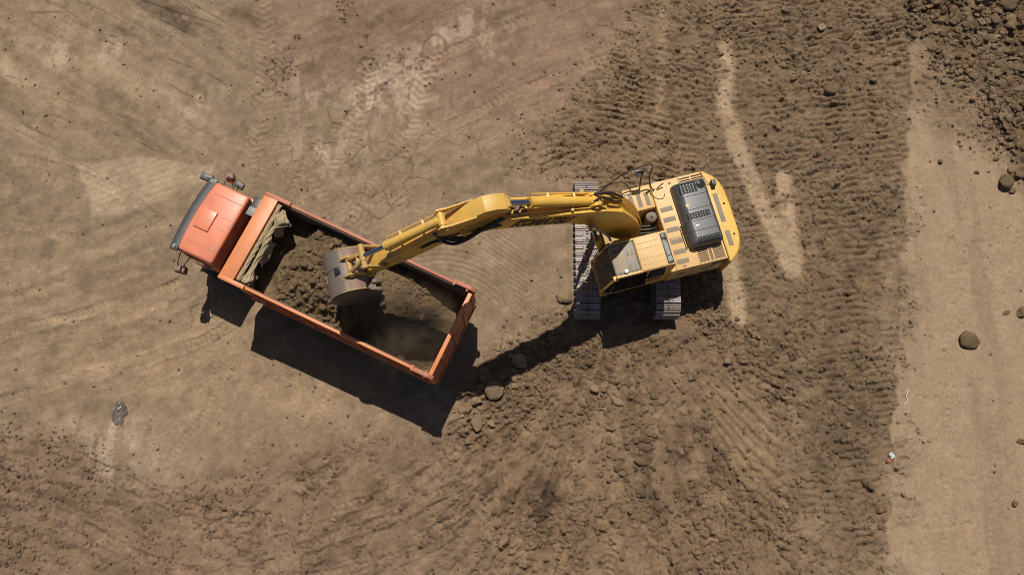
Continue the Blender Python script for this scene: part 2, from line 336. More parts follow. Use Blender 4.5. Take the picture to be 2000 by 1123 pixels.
def earth(x, y, full=True):
    """relief and colour of the site from outlines in image pixels: returns height, colour, lumpiness"""
    u0, v0 = image_coords(x, y)
    wu = fbm(x, y, 1.6, 4, 3)*26; wv = fbm(x, y, 1.6, 4, 33)*26
    u, v = u0+wu, v0+wv
    n_edge = fbm(x, y, .35, 3, 17)*60
    road = inside(u0+fbm(x, y, 1.0, 5, 5, .6)*22, v0, ROAD, 3)
    churn = inside(u+.6*n_edge, v+.6*n_edge, CHURN, 68)*(1-road); dig = inside(u, v, DIG, 45)*(1-road); low = inside(u, v, LOWER, 45)*(1-road)*(1-dig)
    red = inside(u, v, RED, 40)*(1-churn)
    ne = np.maximum(inside(u, v, [(1770, -500), (1770, 60), (1830, 130), (1900, 190), (1960, 330), (2100, 420), (4500, 500), (4500, -500)], 30),
                    .65*inside(u, v, [(1770, -500), (1775, 180), (1850, 250), (1960, 330), (2300, 380), (4500, -500)], 45))
    _du, _dv = u0-1215, v0-600; rr = np.hypot(_du, _dv); th = np.arctan2(_dv, _du); lane = fbm(th*9, rr*.0035, 1.0, 4, 69)
    n1 = fbm(x, y, 3.5, 5, 7); n2 = fbm(x, y, .9, 5, 11); n3 = fbm(x, y, .25, 4, 13)
    pale = np.maximum.reduce([
        near_line(u0+wu*.35, v0, [(1415, 95), (1418, 200), (1445, 290)], 14, 10),
        near_line(u0+wu*.35, v0, [(1442, 280), (1480, 380), (1520, 450), (1548, 525)], 17, 8),
        near_line(u0+wu*.35, v0, [(1532, 350), (1545, 440), (1556, 525)], 15, 9),
        near_line(u0+wu*.35, v0, [(1425, 470), (1440, 620)], 17, 9),
        near_line(u0+wu*.35, v0, [(1300, 0), (1290, 260)], 9, 9)*.3])*(1-sstep(.1, .6, n2+.5*n3)*.6)
    fanp = inside(u0+.6*wu, v0+.6*wv, [(150, 320), (290, 308), (415, 320), (400, 350), (250, 420), (175, 430)], 6)
    salt = np.clip(spot(u, v, 785, 165, 60, 50) + spot(u, v, 900, 58, 75, 22, -.5) + .7*spot(u, v, 705, 195, 45, 40) + .6*spot(u, v, 600, 160, 40, 50) + .6*spot(u, v, 960, 90, 50, 22, -.6)
                   + .5*spot(u, v, 150, 100, 130, 30, -.2) + .5*spot(u, v, 230, 880, 90, 60) + .4*spot(u, v, 390, 200, 60, 60) + .6*spot(u, v, 640, 300, 60, 40) + .5*spot(u, v, 785, 240, 50, 30), 0, 1)
    salt = salt*sstep(-.30, .30, .8*n3+n2*.5+.9*fbm(x*1.0, y*.25, .22, 3, 15))
    moist = np.clip(spot(u, v, 990, 930, 30, 55, .35) + spot(u, v, 1062, 980, 28, 55, .25) + spot(u, v, 1290, 940, 34, 70, -.25) + .8*spot(u, v, 1375, 890, 40, 60, -.4) + .6*spot(u, v, 1200, 730, 90, 60)
                    + .7*spot(u, v, 1640, 800, 70, 150, .1) + .5*spot(u, v, 1680, 480, 70, 110) + .8*spot(u, v, 350, 30, 60, 22, .5) + .5*spot(u, v, 250, 55, 90, 18, .35) + .6*spot(u, v, 455, 10, 30, 20)
                    + .5*spot(u, v, 740, 30, 60, 30, -.3) + .35*spot(u, v, 640, 90, 60, 50) + .4*spot(u, v, 1610, 100, 90, 120), 0, 1)
    moist = moist*sstep(-.45, .35, n2*.6+.6*n3+.9*np.where(dig > .3, lane, 0))
    greasy = inside(u, v, [(1380, 745), (1420, 730), (1480, 760), (1515, 850), (1505, 930), (1440, 930), (1390, 850)], 30)
    lump = np.clip(.95*churn + .95*dig*(1-.8*greasy)*(.45+.55*sstep(-.35, .10, lane+.7*n2)) + .85*low*sstep(-.9, .25, n1+n2) + .75*red*sstep(.05, .75, n1+n2+.6*fbm((x*.906+y*.423)*.25, (y*.906-x*.423), 1.0, 3, 85)+.5*spot(u, v, 740, 30, 90, 45, -.3)+.45*spot(u, v, 640, 100, 70, 60)) + 1.0*ne, 0, 1)*(1-.85*np.clip(pale, 0, 1))
    spill = np.exp(-(np.clip(u0-1765, -30, 400)/30)**2)*(u0 > 1725)*sstep(-.2, .4, n2+n3); lump = np.maximum(lump, .75*spill)
    lump = np.maximum(lump, .14*(1-road)*sstep(.1, .7, n2)*(1-fanp))
    rad = np.clip(dig*sstep(180, 330, rr) + low*sstep(300, 420, u0)*sstep(860, 930, v0), 0, 1)
    # colour: real dry, moist, salty and iron-rich earths, and shade painted into the cracks
    lft0 = (1-churn)*(1-road)*(1-low)*(1-dig)
    base = np.array(srgb(134, 112, 87)); cols = {}
    tan = np.array(srgb(148, 122, 93)); olive = np.array(srgb(124, 105, 82)); redc = np.array(srgb(131, 105, 84)); churnc = np.array(srgb(131, 107, 80))
    digc = np.array(srgb(133, 107, 80)); lowc = np.array(srgb(132, 106, 82)); roadc = np.array(srgb(152, 127, 99)); saltc = np.array(srgb(164, 141, 117)); moistc = np.array(srgb(66, 52, 39))
    palec = np.array(srgb(163, 137, 107)); fanc = np.array(srgb(160, 137, 108)); greasyc = np.array(srgb(124, 102, 70)); nec = np.array(srgb(116, 93, 66))
    C = np.empty(x.shape+(3,), np.float32); C[:] = base
    def lay(col, m): C[:] = C + (col-C)*np.clip(m, 0, 1)[..., None]
    lay(tan, spot(u, v, 250, 680, 330, 150)*.9 + spot(u, v, 620, 800, 200, 80)*.6 + .5*spot(u, v, 100, 150, 200, 120))
    lay(olive, sstep(0, .6, n1)*.6*(1-road))
    lay(redc, red*.9); lay(lowc, low*.85); lay(churnc, churn*.95); lay(digc, dig*.9); lay(roadc, road); lay(nec, ne*.95)
    lay(np.array(srgb(138, 114, 88)), road*np.clip(sstep(.0, .7, n2)*.45+.7*sstep(.0, .5, fbm(x, y*.12, .6, 4, 421)), 0, .8))
    lay(fanc, fanp*(.55+.45*sstep(-.4, .3, n2+n3))); lay(saltc, np.clip(salt*1.7, 0, 1)*.9); lay(greasyc, greasy*.5*sstep(-.5, .3, n2)); lay(palec, pale*.9); lay(moistc, moist*.9)
    bw = fbm(x, y, 3.0, 3, 401)*.5
    stk = fbm((x*.906+y*.423)*.16+bw, (y*.906-x*.423)+bw*.6, .55, 5, 403, .65)          # lanes driven from lower left to upper right
    stl = fbm((x*.85-y*.53)*.12, (y*.85+x*.53)+bw*.5, .40, 5, 405, .65)           # drags on the upper left
    sth = fbm((x*.94+y*.30)*.22+bw, y*.94-x*.30+bw*.5, .38, 5, 407, .65)
    ul = inside(u, v, [(-900, -500), (520, -500), (520, 120), (430, 330), (-900, 420)], 60)
    lm = inside(u, v, [(-900, 380), (420, 330), (480, 700), (300, 860), (-900, 860)], 60)
    k_ = .10*n2+.09*n1 + .34*red*stk + .40*ul*stl + .36*lm*sth + .18*(1-red)*(1-ul)*(1-lm)*(1-road)*(1-churn)*(1-dig)*stk
    k_ = k_ + .12*fbm(x, y, .18, 4, 409, .65) + .20*rad*fbm(th*22+2*n2, rr*.010, 1.0, 4, 411, .6) + .10*rad*lane*sstep(300, 420, rr)
    fl = fbm(x, y, .32, 4, 413, .6); k_ = k_ + (.12*sstep(.16, .34, fl) - .12*sstep(.16, .34, -fl))*(1-road)
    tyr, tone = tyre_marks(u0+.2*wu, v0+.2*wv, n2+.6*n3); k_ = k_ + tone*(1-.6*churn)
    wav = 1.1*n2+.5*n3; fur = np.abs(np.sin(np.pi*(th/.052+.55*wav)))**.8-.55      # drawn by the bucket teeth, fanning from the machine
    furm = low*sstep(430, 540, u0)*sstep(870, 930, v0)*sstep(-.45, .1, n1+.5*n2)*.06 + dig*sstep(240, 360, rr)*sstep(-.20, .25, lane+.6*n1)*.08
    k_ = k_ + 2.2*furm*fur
    marks = np.zeros_like(x)
    for ln in DRAGS: marks = np.maximum(marks, near_line(u0+wu*.12, v0+wv*.12, ln, 1.6, 1.6))
    marks = marks*sstep(-.5, .2, n2+n3); k_ = k_*(1-.75*fanp) - .30*marks
    C *= np.clip(1+k_*(1-.55*road), .35, 1.7)[..., None]; C *= (1-.5*cr_edges(x, y, u, v, n1, n2, lft0))[..., None] if full else 1  # clay cracks darkened in the colour, as shade inside the gaps
    C[:] = C*.92+.08*(C@np.array([.3, .6, .1], np.float32))[..., None]*np.array([1.0, .985, .95], np.float32)
    if not full: return None, C, lump
    # relief
    h = fbm(x, y, 6.0, 3, 19)*.10 + n2*.018*(1-road*.7) + n3*.006
    h = h*(1-.6*road)
    h += lump*(fbm(x, y, .5, 5, 41, .6)*.085 + fbm(x, y, .20, 3, 43)*.045)
    ang = np.where(u0 < 1420, .42-.30*sstep(1050, 1420, u0), .12)
    s = y*np.cos(ang) - x*np.sin(ang) + fbm(x, y, 1.2, 3, 51)*.10
    ql = (x*np.cos(ang)+y*np.sin(ang)*.6+fbm(x, y, 2.5, 2, 55)*.5)/.74; li = np.floor(ql); lf = np.abs(ql-li-.5)*2
    s = s+_hash(li, li*0, 59)*.21+.10*(ql-li-.5)*(_hash(li, li*0+3, 59)-.5); lamp = (.35+.9*_hash(li, li*0+7, 59))*(1-sstep(.80, .98, lf))
    cord = lamp*(np.abs(np.sin(np.pi*s/.21))**.7-.6)*sstep(-.25, .45, fbm(x*1.0, y, .8, 4, 53)+.15)
    h += churn*(1-dig*.8)*(1-.8*pale)*cord*(.060+.095*np.clip(.5+n3+.8*fbm(x, y, .16, 2, 57), 0, 1.4))
    groove = fbm(th*420.0*.022+1.2*n2, rr*.0016, .55, 4, 61)
    g2 = fbm(th*26+1.6*n2, rr*.007, 1.0, 3, 63)
    h += furm*fur*1.15
    sl_ = y*.95+x*.30+.10*wav; h += low*(1-sstep(400, 520, u0))*sstep(870, 960, v0)*sstep(-.4, .15, n1+.5*n2)*(np.abs(np.sin(np.pi*sl_/.46))**.8-.55)*.05
    h += rad*(groove*.06 + g2*.06*sstep(-.3, .3, n2) + .05*fbm(th*60+3*n2, rr*.012, 1.0, 2, 65)*sstep(-.2, .4, n1+n2))
    s3 = y*.97 + x*.12 + fbm(x, y, 2.0, 3, 71)*.25
    h += low*(1-sstep(380, 560, u0))*(fbm(x*.15, s3, .45, 4, 73)*.07 + np.sin(2*np.pi*s3/.62)*.008*sstep(-.1, .5, n1+n2))
    sg = np.arctan2(u0-1180, v0-520)*900; h += greasy*(np.sin(sg*.21+n2*2)*.02+fbm(sg*.02, rr*.003, .5, 3, 67)*.05)
    arc = np.hypot(u0-860, v0-690); ar = inside(u0, v0, [(800, 500), (880, 470), (960, 520), (1000, 600), (930, 590), (900, 540)], 22); h += ar*np.sin(arc*.62)*.012
    s4 = (u0-980)*.55-(v0-470)*.83; ar2 = inside(u0, v0, [(930, 455), (990, 440), (1060, 560), (1010, 590)], 16); h += ar2*np.sin(s4*.75)*.012
    s5 = (v0-160)*.95-(u0)*.30; treads = inside(u0, v0, [(670, 150), (820, 110), (840, 260), (640, 330)], 30); h += treads*np.sin((u0+.25*v0)*.33+n2*2)*.010
    h += fanp*np.sin((v0+.35*u0)*.5)*.006
    lft = (1-churn)*(1-road)*(1-low)*(1-dig)
    sd_ = y*.86+x*.5; h -= lft*.026*sstep(.40, .62, fbm(sd_*3.2+n2*.5, (x*.86-y*.5)*.45, 1.0, 3, 81))*inside(u, v, [(-900, -500), (560, -500), (540, 120), (420, 330), (-900, 420)], 40)
    h += (red+.5*lft)*fbm((x*.906+y*.423)*.12, (y*.906-x*.423), .5, 4, 83)*.035
    left_bumps = inside(u0, v0, [(-400, 520), (330, 480), (420, 640), (260, 720), (-400, 700)], 60); h += left_bumps*np.sin(2*np.pi*(y*.94-x*.30+.35*n2)/.52)*.021*sstep(-.5, .1, n1+n2)
    h += pale*(.006*np.sin((v0-.5*np.abs(((u0-1500) % 34)-17))*.55))*(1-.0)
    h += tyr*(1-.7*churn)
    h -= cr_edges(x, y, u, v, n1, n2, lft)*.05; h -= marks*.02
    # footprints on the graded strip
    fp = clods(x, y, .42, 111, .30, .16, .24); h -= road*(1-ne)*fp*.5
    # rubble in the surface
    big = clods(x, y, .55, 121, .45, .2, .48)*sstep(-.1, .45, n1*.8+n2*.6+.25); mid = clods(x+.3, y, .26, 131, .7); sml = clods(x, y+.2, .13, 141, .75)
    lumpy = lump*(1-.75*greasy)*np.clip(1-.55*low-.6*red, 0, 1)
    h += lumpy*(big*.55*np.clip(dig+ne+.5*churn, 0, 1)) + lumpy*mid*.80 + lump*sml*.5
    h += .9*ne*sstep(40, -260, v0-.25*(u0-1700)) + .22*ne
    h -= .08*churn*sstep(1600, 1740, u0)-.05*np.exp(-((u0-1762)/9)**2)*(1-ne)*sstep(-.4, .2, n2)
    h += .16*spot(u0, v0, 1300, 650, 60, 22) + .10*spot(u0, v0, 980, 770, 50, 70, .4)
    return h, C, lump
def foundation(x, y):
    """keeps the surface from rising through wheels and tracks"""
    return 1.0

# ------------------------------------------------------------------ the ground, one sheet to the horizon
def axis_lines(a, b, step, far):
    core = np.arange(a, b+step*.5, step); out = []; w = step
    p = core[-1]
    while p < far: w *= 1.35; p += w; out.append(p)
    q = core[0]; w = step; lo = []
    while q > -far: w *= 1.35; q -= w; lo.append(q)
    return np.concatenate([np.array(lo[::-1]), core, np.array(out)])
STEP = 0.027
gx = axis_lines(-17.6, 17.6, STEP, 900.0); gy = axis_lines(-3.6, 15.9, STEP, 900.0)
GX, GY = np.meshgrid(gx, gy)
nearm = (np.abs(GX) < 26) & (GY > -12) & (GY < 24)
HH = np.zeros_like(GX); CC = np.empty(GX.shape+(3,), np.float32); CC[:] = srgb(134, 110, 84); LL = np.full(GX.shape, .5, np.float32)
rows = np.where(nearm.any(1))[0]; cols_ = np.where(nearm.any(0))[0]
r0, r1, c0, c1 = rows[0], rows[-1]+1, cols_[0], cols_[-1]+1
for a in range(r0, r1, 180):
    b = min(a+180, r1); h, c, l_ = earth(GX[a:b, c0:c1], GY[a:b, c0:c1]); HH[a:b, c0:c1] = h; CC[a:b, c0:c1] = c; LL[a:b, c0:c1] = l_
# level stands under the two machines
def level(x, y, cx, cy, an, hl, hw, soft=.25):
    c, s = math.cos(an), math.sin(an); a = np.abs((x-cx)*c+(y-cy)*s)-hl; b = np.abs(-(x-cx)*s+(y-cy)*c)-hw
    return 1-sstep(0, soft, np.maximum(a, b))
EXC = (3.289, 6.292); TRK = (-7.0, 6.065); TRK_A = -0.438
lv = np.maximum.reduce([level(GX, GY, EXC[0]-1.13, EXC[1], math.pi/2, 2.0, .36), level(GX, GY, EXC[0]+1.13, EXC[1], math.pi/2, 1.95, .36),
                        level(GX, GY, TRK[0]+2.4*math.cos(TRK_A), TRK[1]+2.4*math.sin(TRK_A), TRK_A, 4.2, 1.3)])
HH = HH*(1-lv) + np.minimum(HH, -.01)*lv
def ground_height(x, y):
    i = np.clip(np.searchsorted(gx, x), 1, len(gx)-1); j = np.clip(np.searchsorted(gy, y), 1, len(gy)-1)
    return float(HH[j, i])
ny, nx = GX.shape
co = np.stack([GX, GY, HH], -1).astype(np.float32).reshape(-1)
idx = (np.arange(ny-1)[:, None]*nx + np.arange(nx-1)[None, :])
quads = np.stack([idx, idx+1, idx+nx+1, idx+nx], -1).reshape(-1).astype(np.int32)
me = bpy.data.meshes.new("ground"); me.vertices.add(nx*ny); me.vertices.foreach_set("co", co)
nq = (nx-1)*(ny-1); me.loops.add(nq*4); me.loops.foreach_set("vertex_index", quads); me.polygons.add(nq)
me.polygons.foreach_set("loop_start", np.arange(0, nq*4, 4, dtype=np.int32))
me.update(calc_edges=True); me.polygons.foreach_set("use_smooth", np.ones(nq, bool))
ca = me.attributes.new("soil_colour", 'FLOAT_COLOR', 'POINT')
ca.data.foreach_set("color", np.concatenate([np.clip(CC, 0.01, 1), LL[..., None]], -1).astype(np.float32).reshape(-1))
me.materials.append(M['soil']); ground = bpy.data.objects.new("ground", me); COL.objects.link(ground); ground['kind'] = 'structure'
ground['label'] = 'bare brown earth of the site with ruts, tread marks and scraped strips'
# ------------------------------------------------------------------ loose clods
rng = np.random.default_rng(12)
def ico(sub):
    bm = bmesh.new(); bmesh.ops.create_icosphere(bm, subdivisions=sub, radius=1.0)
    v = np.array([q.co[:] for q in bm.verts]); f = np.array([[q.index for q in p.verts] for p in bm.faces]); bm.free(); return v, f
def lump_shapes(sub, n, seed):
    """angular broken lumps: a ball cut by random planes, then roughened"""
    v, f = ico(sub); out = []; rg = np.random.default_rng(seed)
    for k in range(n):
        p = v.copy()
        for _ in range(9):
            d = rg.normal(size=3); d /= np.linalg.norm(d); lim = rg.uniform(.42, .85); t = p@d; over = np.clip(t-lim, 0, None); p -= over[:, None]*d
        w = sum(np.sin(p@rg.normal(size=3)*rg.uniform(2, 7)+rg.uniform(0, 6)) for _ in range(5))[:, None]
        out.append(p*(1+.035*w))
    return out, f
def mesh_from(name, V, F, mat, smooth=False):
    m = bpy.data.meshes.new(name); m.vertices.add(len(V)); m.vertices.foreach_set("co", V.astype(np.float32).reshape(-1))
    k = F.shape[1]; m.loops.add(F.size); m.loops.foreach_set("vertex_index", F.astype(np.int32).reshape(-1)); m.polygons.add(len(F))
    m.polygons.foreach_set("loop_start", np.arange(0, F.size, k, dtype=np.int32)); m.update(calc_edges=True)
    m.polygons.foreach_set("use_smooth", np.full(len(F), smooth)); m.materials.append(mat); return m
def scatter(name, pts, sizes, cols, shapes, F, mat, rg, sink=.30):
    pts = np.asarray(pts, float); sizes = np.asarray(sizes, float); n = len(pts); n0 = len(shapes[0]); S = np.stack(shapes)[rg.integers(len(shapes), size=n)]
    S = S*np.stack([rg.uniform(.8, 1.3, n), rg.uniform(.7, 1.05, n), rg.uniform(.55, .85, n)], -1)[:, None]*sizes[:, None, None]
    a = rg.uniform(0, 6.28, n); c, sn = np.cos(a)[:, None], np.sin(a)[:, None]
    V = np.stack([S[..., 0]*c-S[..., 1]*sn, S[..., 0]*sn+S[..., 1]*c, S[..., 2]], -1)+pts[:, None]; V[..., 2] += (sizes*sink)[:, None]
    FF = (F[None]+(np.arange(n)*n0)[:, None, None]).reshape(-1, 3)
    CO = np.repeat(np.concatenate([np.clip(cols, .01, 1), np.ones((n, 1))], -1), n0, axis=0)
    m = mesh_from(name, V.reshape(-1, 3), FF, mat)
    at = m.attributes.new("soil_colour", 'FLOAT_COLOR', 'POINT'); at.data.foreach_set("color", CO.astype(np.float32).reshape(-1))
    o = bpy.data.objects.new(name, m); COL.objects.link(o); return o
N_TRY = 420000
cx = rng.uniform(-17.3, 17.3, N_TRY); cy = rng.uniform(-3.4, 15.6, N_TRY)
_, ccol, clump = earth(cx, cy, full=False); cu, cv = image_coords(cx, cy)
patch = fbm(cx, cy, 1.5, 3, 201)
patch2 = fbm(cx, cy, .35, 3, 207)
acc = rng.uniform(0, 1, N_TRY) < (clump**1.1*np.clip(.42+.8*patch+.7*patch2, .04, 1)*.85+.005)
csz = .013+.058*rng.uniform(0, 1, N_TRY)**6.0
digm = inside(cu, cv, DIG, 28); nem = inside(cu, cv, [(1770, -500), (1770, 60), (1900, 190), (1960, 330), (2100, 420), (4500, -500)], 30)
csz *= 1+.5*digm+1.5*nem
under = level(cx, cy, EXC[0], EXC[1], math.pi/2, 2.3, 1.6)+level(cx, cy, TRK[0]+2.4*math.cos(TRK_A), TRK[1]+2.4*math.sin(TRK_A), TRK_A, 4.3, 1.4)
acc &= under < .5
sh1, F1 = lump_shapes(1, 24, 3)
ii = np.where(acc)[0]
pts = np.stack([cx[ii], cy[ii], HH[np.clip(np.searchsorted(gy, cy[ii]), 1, len(gy)-1), np.clip(np.searchsorted(gx, cx[ii]), 1, len(gx)-1)]], -1)
o = scatter("loose_clods", pts, csz[ii], ccol[ii]*rng.uniform(.85, 1.2, (len(ii), 1)), sh1, F1, M['soil'], rng)
tag(o, 'small crumbs and clods of broken brown earth strewn over the churned ground', 'clods', kind='stuff')
# larger clods: each a thing of its own
sh2, F2 = lump_shapes(3, 16, 5)
clod_mesh = [mesh_from("earth_clod", s, F2, M['clod'], False) for s in sh2]
clod_mesh_pale = [mesh_from("earth_clod", s, F2, M['clodpale'], False) for s in sh2]
def put_clod(u, v, w, h, flat, label, group=None, pale=False, rz=None, k=None, name='earth_clod', cat='clod'):
    x, y = ground_at(u, v); sc = (y*_st+CAM_H*_ct)/CAM_F; k = rng.integers(16) if k is None else k
    o = bpy.data.objects.new(name, (clod_mesh_pale if pale else clod_mesh)[k]); COL.objects.link(o)
    sx, sy = w*sc*.56, h*sc*.56; sz = flat*min(sx, sy)
    o.location = (x, y, ground_height(x, y)+sz*.35); o.scale = (sx, sy, sz); o.rotation_euler = (0, 0, rng.uniform(-.5, .5) if rz is None else rz)
    return tag(o, label, cat, group)
put_clod(1893, 664, 40, 32, .8, 'lone dark boulder standing on the smooth pale strip, right of the churned ground', name='boulder', cat='boulder')
put_clod(932, 820, 26, 50, .35, 'flat oval pale slab of clay lying below the tip of the truck shadow', pale=True, rz=-.1)
put_clod(967, 762, 36, 34, .75, 'large rounded pale lump of clay beside the tail shadow, above the flat oval slab', pale=True)
put_clod(1018, 706, 32, 28, .8, 'broken pale lump touching the lower edge of the boom shadow', pale=True)
put_clod(1102, 581, 32, 26, .7, 'pale flat-topped lump beside the outer side of the left crawler track', pale=True)
put_clod(1961, 356, 30, 34, .8, 'dark boulder near the right border, biggest of the group below the rubble heap', name='boulder', cat='boulder')
put_clod(1981, 344, 18, 20, .8, 'dark clod leaning against the upper right of the boulder near the right border')
put_clod(1976, 373, 16, 12, .7, 'small clod just below the boulder near the right border')
put_clod(1835, 316, 11, 11, .8, 'small dark clod alone high on the smooth pale strip, near its left edge')
put_clod(1907, 338, 10, 9, .8, 'small dark clod alone in the middle of the pale strip, left of the border boulder')
put_clod(1205, 782, 28, 16, .45, 'long pale slab of clay lying aslant in the dug ground below the machine', pale=True, rz=-.85)
put_clod(1548, 64, 26, 20, .8, 'dark clod with a deep shadow in the churned ground near the top edge')
put_clod(1657, 71, 24, 22, .8, 'grey-brown clod right of the deep-shadowed clod near the top edge')
put_clod(1622, 176, 24, 26, .8, 'dark upright clod left of the pale ground edge, in the upper churned ground')
put_clod(1994, 612, 22, 24, .8, 'dark clod cut by the right border, level with the lone boulder')
put_clod(1965, 610, 16, 10, .5, 'low brown clod left of the dark one at the right border')
put_clod(1996, 862, 18, 16, .8, 'dark clod at the right border, below the level of the lone boulder')
put_clod(1981, 983, 11, 12, .8, 'small dark clod low on the pale strip near the right border')
put_clod(526, 1087, 20, 14, .45, 'flat squared clay slab alone near the bottom edge below the truck', pale=True, rz=-.1)
put_clod(1912, 12, 58, 34, .9, 'largest dark boulder of the rubble heap, at the top edge', name='boulder', cat='boulder')
put_clod(1801, 9, 38, 26, .8, 'leftmost big boulder of the rubble heap at the top edge', name='boulder', cat='boulder')
put_clod(1952, 24, 34, 28, .8, 'square boulder of the rubble heap, right of the largest dark one', name='boulder', cat='boulder')
put_clod(1886, 66, 24, 22, .8, 'single boulder lying below the rubble heap on its loose skirt', name='boulder', cat='boulder')
put_clod(1978, 142, 40, 24, .55, 'long flat boulder in the rubble heap near the right border', name='boulder', cat='boulder', rz=-.2)
GROUPS = [ # label, group, outline in image pixels, how many, size range, pale share
 ('brown clod lying in the rubble heap in the top right corner', 'clods of the rubble heap', [(1765, 0), (1860, 0), (2000, 5), (2000, 230), (1930, 160), (1880, 60), (1790, 45)], 66, (9, 25), .1),
 ('brown clod scattered on the loose skirt below the rubble heap', 'clods on the skirt of the rubble heap', [(1790, 60), (1890, 100), (1960, 190), (1990, 260), (1900, 220), (1800, 190)], 22, (8, 16), .1),
 ('clod in the row of pale lumps between the truck tail shadow and the machine', 'pale lumps beside the truck tail shadow', [(905, 800), (985, 690), (1030, 680), (1010, 760), (960, 850), (915, 850)], 26, (9, 18), .7),
 ('brown clod in the dug ground straight below the machine', 'clods in the dug ground below the machine', [(1060, 740), (1180, 720), (1300, 760), (1260, 960), (1120, 940)], 44, (9, 21), .15),
 ('brown clod in the band of rubble right of the machine tracks', 'clods right of the machine tracks', [(1330, 610), (1420, 600), (1560, 700), (1520, 760), (1400, 700)], 34, (9, 19), .2),
 ('brown clod in the churned ground near the top edge', 'clods in the upper churned ground', [(1400, 20), (1750, 20), (1760, 200), (1560, 210), (1300, 120)], 34, (8, 17), .1),
 ('brown clod in the churned ground along the left edge of the pale strip', 'clods along the left edge of the pale strip', [(1600, 640), (1740, 640), (1735, 1080), (1560, 1080)], 34, (8, 17), .1),
 ('small brown clod on the scraped ground low in the left half', 'clods on the lower left scraped ground', [(480, 890), (880, 850), (900, 1090), (450, 1090)], 20, (7, 12), .2)]
def in_poly(u, v, poly): return float(inside(np.array([u]), np.array([v]), poly, .5)[0]) > .5
for lab, grp, poly, n, (s0, s1), ps in GROUPS:
    us = [p[0] for p in poly]; vs = [p[1] for p in poly]; k = 0
    while k < n:
        u, v = rng.uniform(min(us), max(us)), rng.uniform(min(vs), max(vs))
        if not in_poly(u, v, poly): continue
        w = s0+(s1-s0)*rng.uniform()**1.8
        put_clod(u, v, w, w*rng.uniform(.7, 1.0), rng.uniform(.6, .9), lab, grp, pale=rng.uniform() < ps); k += 1

# ================================================================== the dump truck (local x: towards the tail, y: far side, z: up)
TR = thing('dump_truck', 'orange dump truck with an open tipper body being filled with soil', 'dump truck', (TRK[0], TRK[1], 0), TRK_A)
def TL(u, v, z):
    x, y = ground_at(u, v, z); x -= TRK[0]; y -= TRK[1]; c, s = math.cos(TRK_A), math.sin(TRK_A); return (x*c+y*s, -x*s+y*c, z)
def rim(x): return 2.94-.29*x/5.98
# chassis and running gear
m = MB(); m.box(-1.6, 5.8, -.45, -.33, .78, 1.02); m.box(-1.6, 5.8, .33, .45, .78, 1.02)
for x in (-1.2, -.2, 1.0, 2.2, 3.3, 4.7, 5.7): m.box(x-.05, x+.05, -.33, .33, .82, .98)
m.box(-.4, .0, -.9, .9, .7, .8); m.box(-.35, -.05, -.25, .3, 1.02, 1.5, .03); m.tube(smooth_path([(-.3, .4, 1.2), (-.1, .5, 1.6), (-.25, .8, 1.7), (-.1, 1.0, 1.3)]), .05, 8)
m.build('chassis_frame', 'darksteel', TR)
def wheel(x, y, w, parent):
    a = MB(); prof = [(-w/2, .34), (-w/2, .47), (-w/2+.05, .52), (w/2-.05, .52), (w/2, .47), (w/2, .34)]; n = 32
    rings = [[a.bm.verts.new((x+r*math.cos(6.28319*k/n), y+q, .52+r*math.sin(6.28319*k/n))) for k in range(n)] for q, r in prof]
    for i in range(len(prof)):
        A_, B_ = rings[i], rings[(i+1) % len(prof)]
        for k in range(n): a.bm.faces.new((A_[k], A_[(k+1) % n], B_[(k+1) % n], B_[k]))
    t = a.build('wheel', 'tyre', parent)
    b = MB(); b.cyl((x, y-w/2+.04, .52), (x, y+w/2-.04, .52), .338, 28); b.cyl((x, y-w/2+.0, .52), (x, y+w/2-.0, .52), .12, 16); b.build('rim', 'grey', t)
for y in (-1.02, 1.02): wheel(-.95, y, .32, TR)
for x in (3.35, 4.70):
    for y in (-.96, .96): wheel(x, y, .56, TR)
for y in (-1.0, 1.0):
    a = MB(); a.sheet([[( -.95+.64*math.cos(t), y+dy, .55+.64*math.sin(t)) for dy in (-.2, .2)] for t in np.linspace(.1, math.pi-.1, 14)])
    g = a.build('mudguard', 'black', TR); s = g.modifiers.new('thick', 'SOLIDIFY'); s.thickness = .012
a = MB(); a.box(.75, 1.9, -1.15, -.62, .55, 1.05, .08); a.box(.95, .99, -1.16, -.61, .54, 1.06, slot=1); a.box(1.62, 1.66, -1.16, -.61, .54, 1.06, slot=1); a.cyl((1.3, -1.0, 1.05), (1.3, -1.0, 1.09), .07, slot=1); a.build('fuel_tank', ['grey', 'darksteel'], TR)
a = MB(); a.box(.75, 1.35, .62, 1.15, .6, 1.05, .04); a.build('battery_box', 'plastic', TR)
# cab
CABF = lambda y: -1.66-.085*(1-(y/1.06)**2)
front = [(CABF(y), y) for y in np.linspace(-1.04, 1.04, 13)]
a = MB(); a.poly_prism(front+[(-.48, 1.06), (-.48, -1.06)], 2, 1.0, 2.30, .03)
rf = [(CABF(y)+.13, y*.985) for y in np.linspace(-1.04, 1.04, 13)]
a.poly_prism(rf+[(-.50, 1.03), (-.50, -1.03)], 2, 2.28, 2.60, .075, seg=4)
cabo = a.build('cab', 'caborange', TR)
a = MB()
for y in (-.70, .72): a.box(-1.40, -.60, y-.010, y+.010, 2.597, 2.603)
for y in (-.1, .22): a.box(-.86, -.62, y-.008, y+.008, 2.597, 2.603)
a.box(-.605, -.593, -.98, .98, 2.597, 2.603)
a.build('seam', 'orangerust', cabo)
a = MB(); a.box(-1.47, -1.02, -.31, .27, 2.598, 2.645, .03, seg=3); a.build('roof_hatch', 'caborange', cabo)
a = MB(); a.box(-.425, -.405, -1.06, .75, 1.05, 2.05); a.build('rear_flange', 'caborange', cabo)
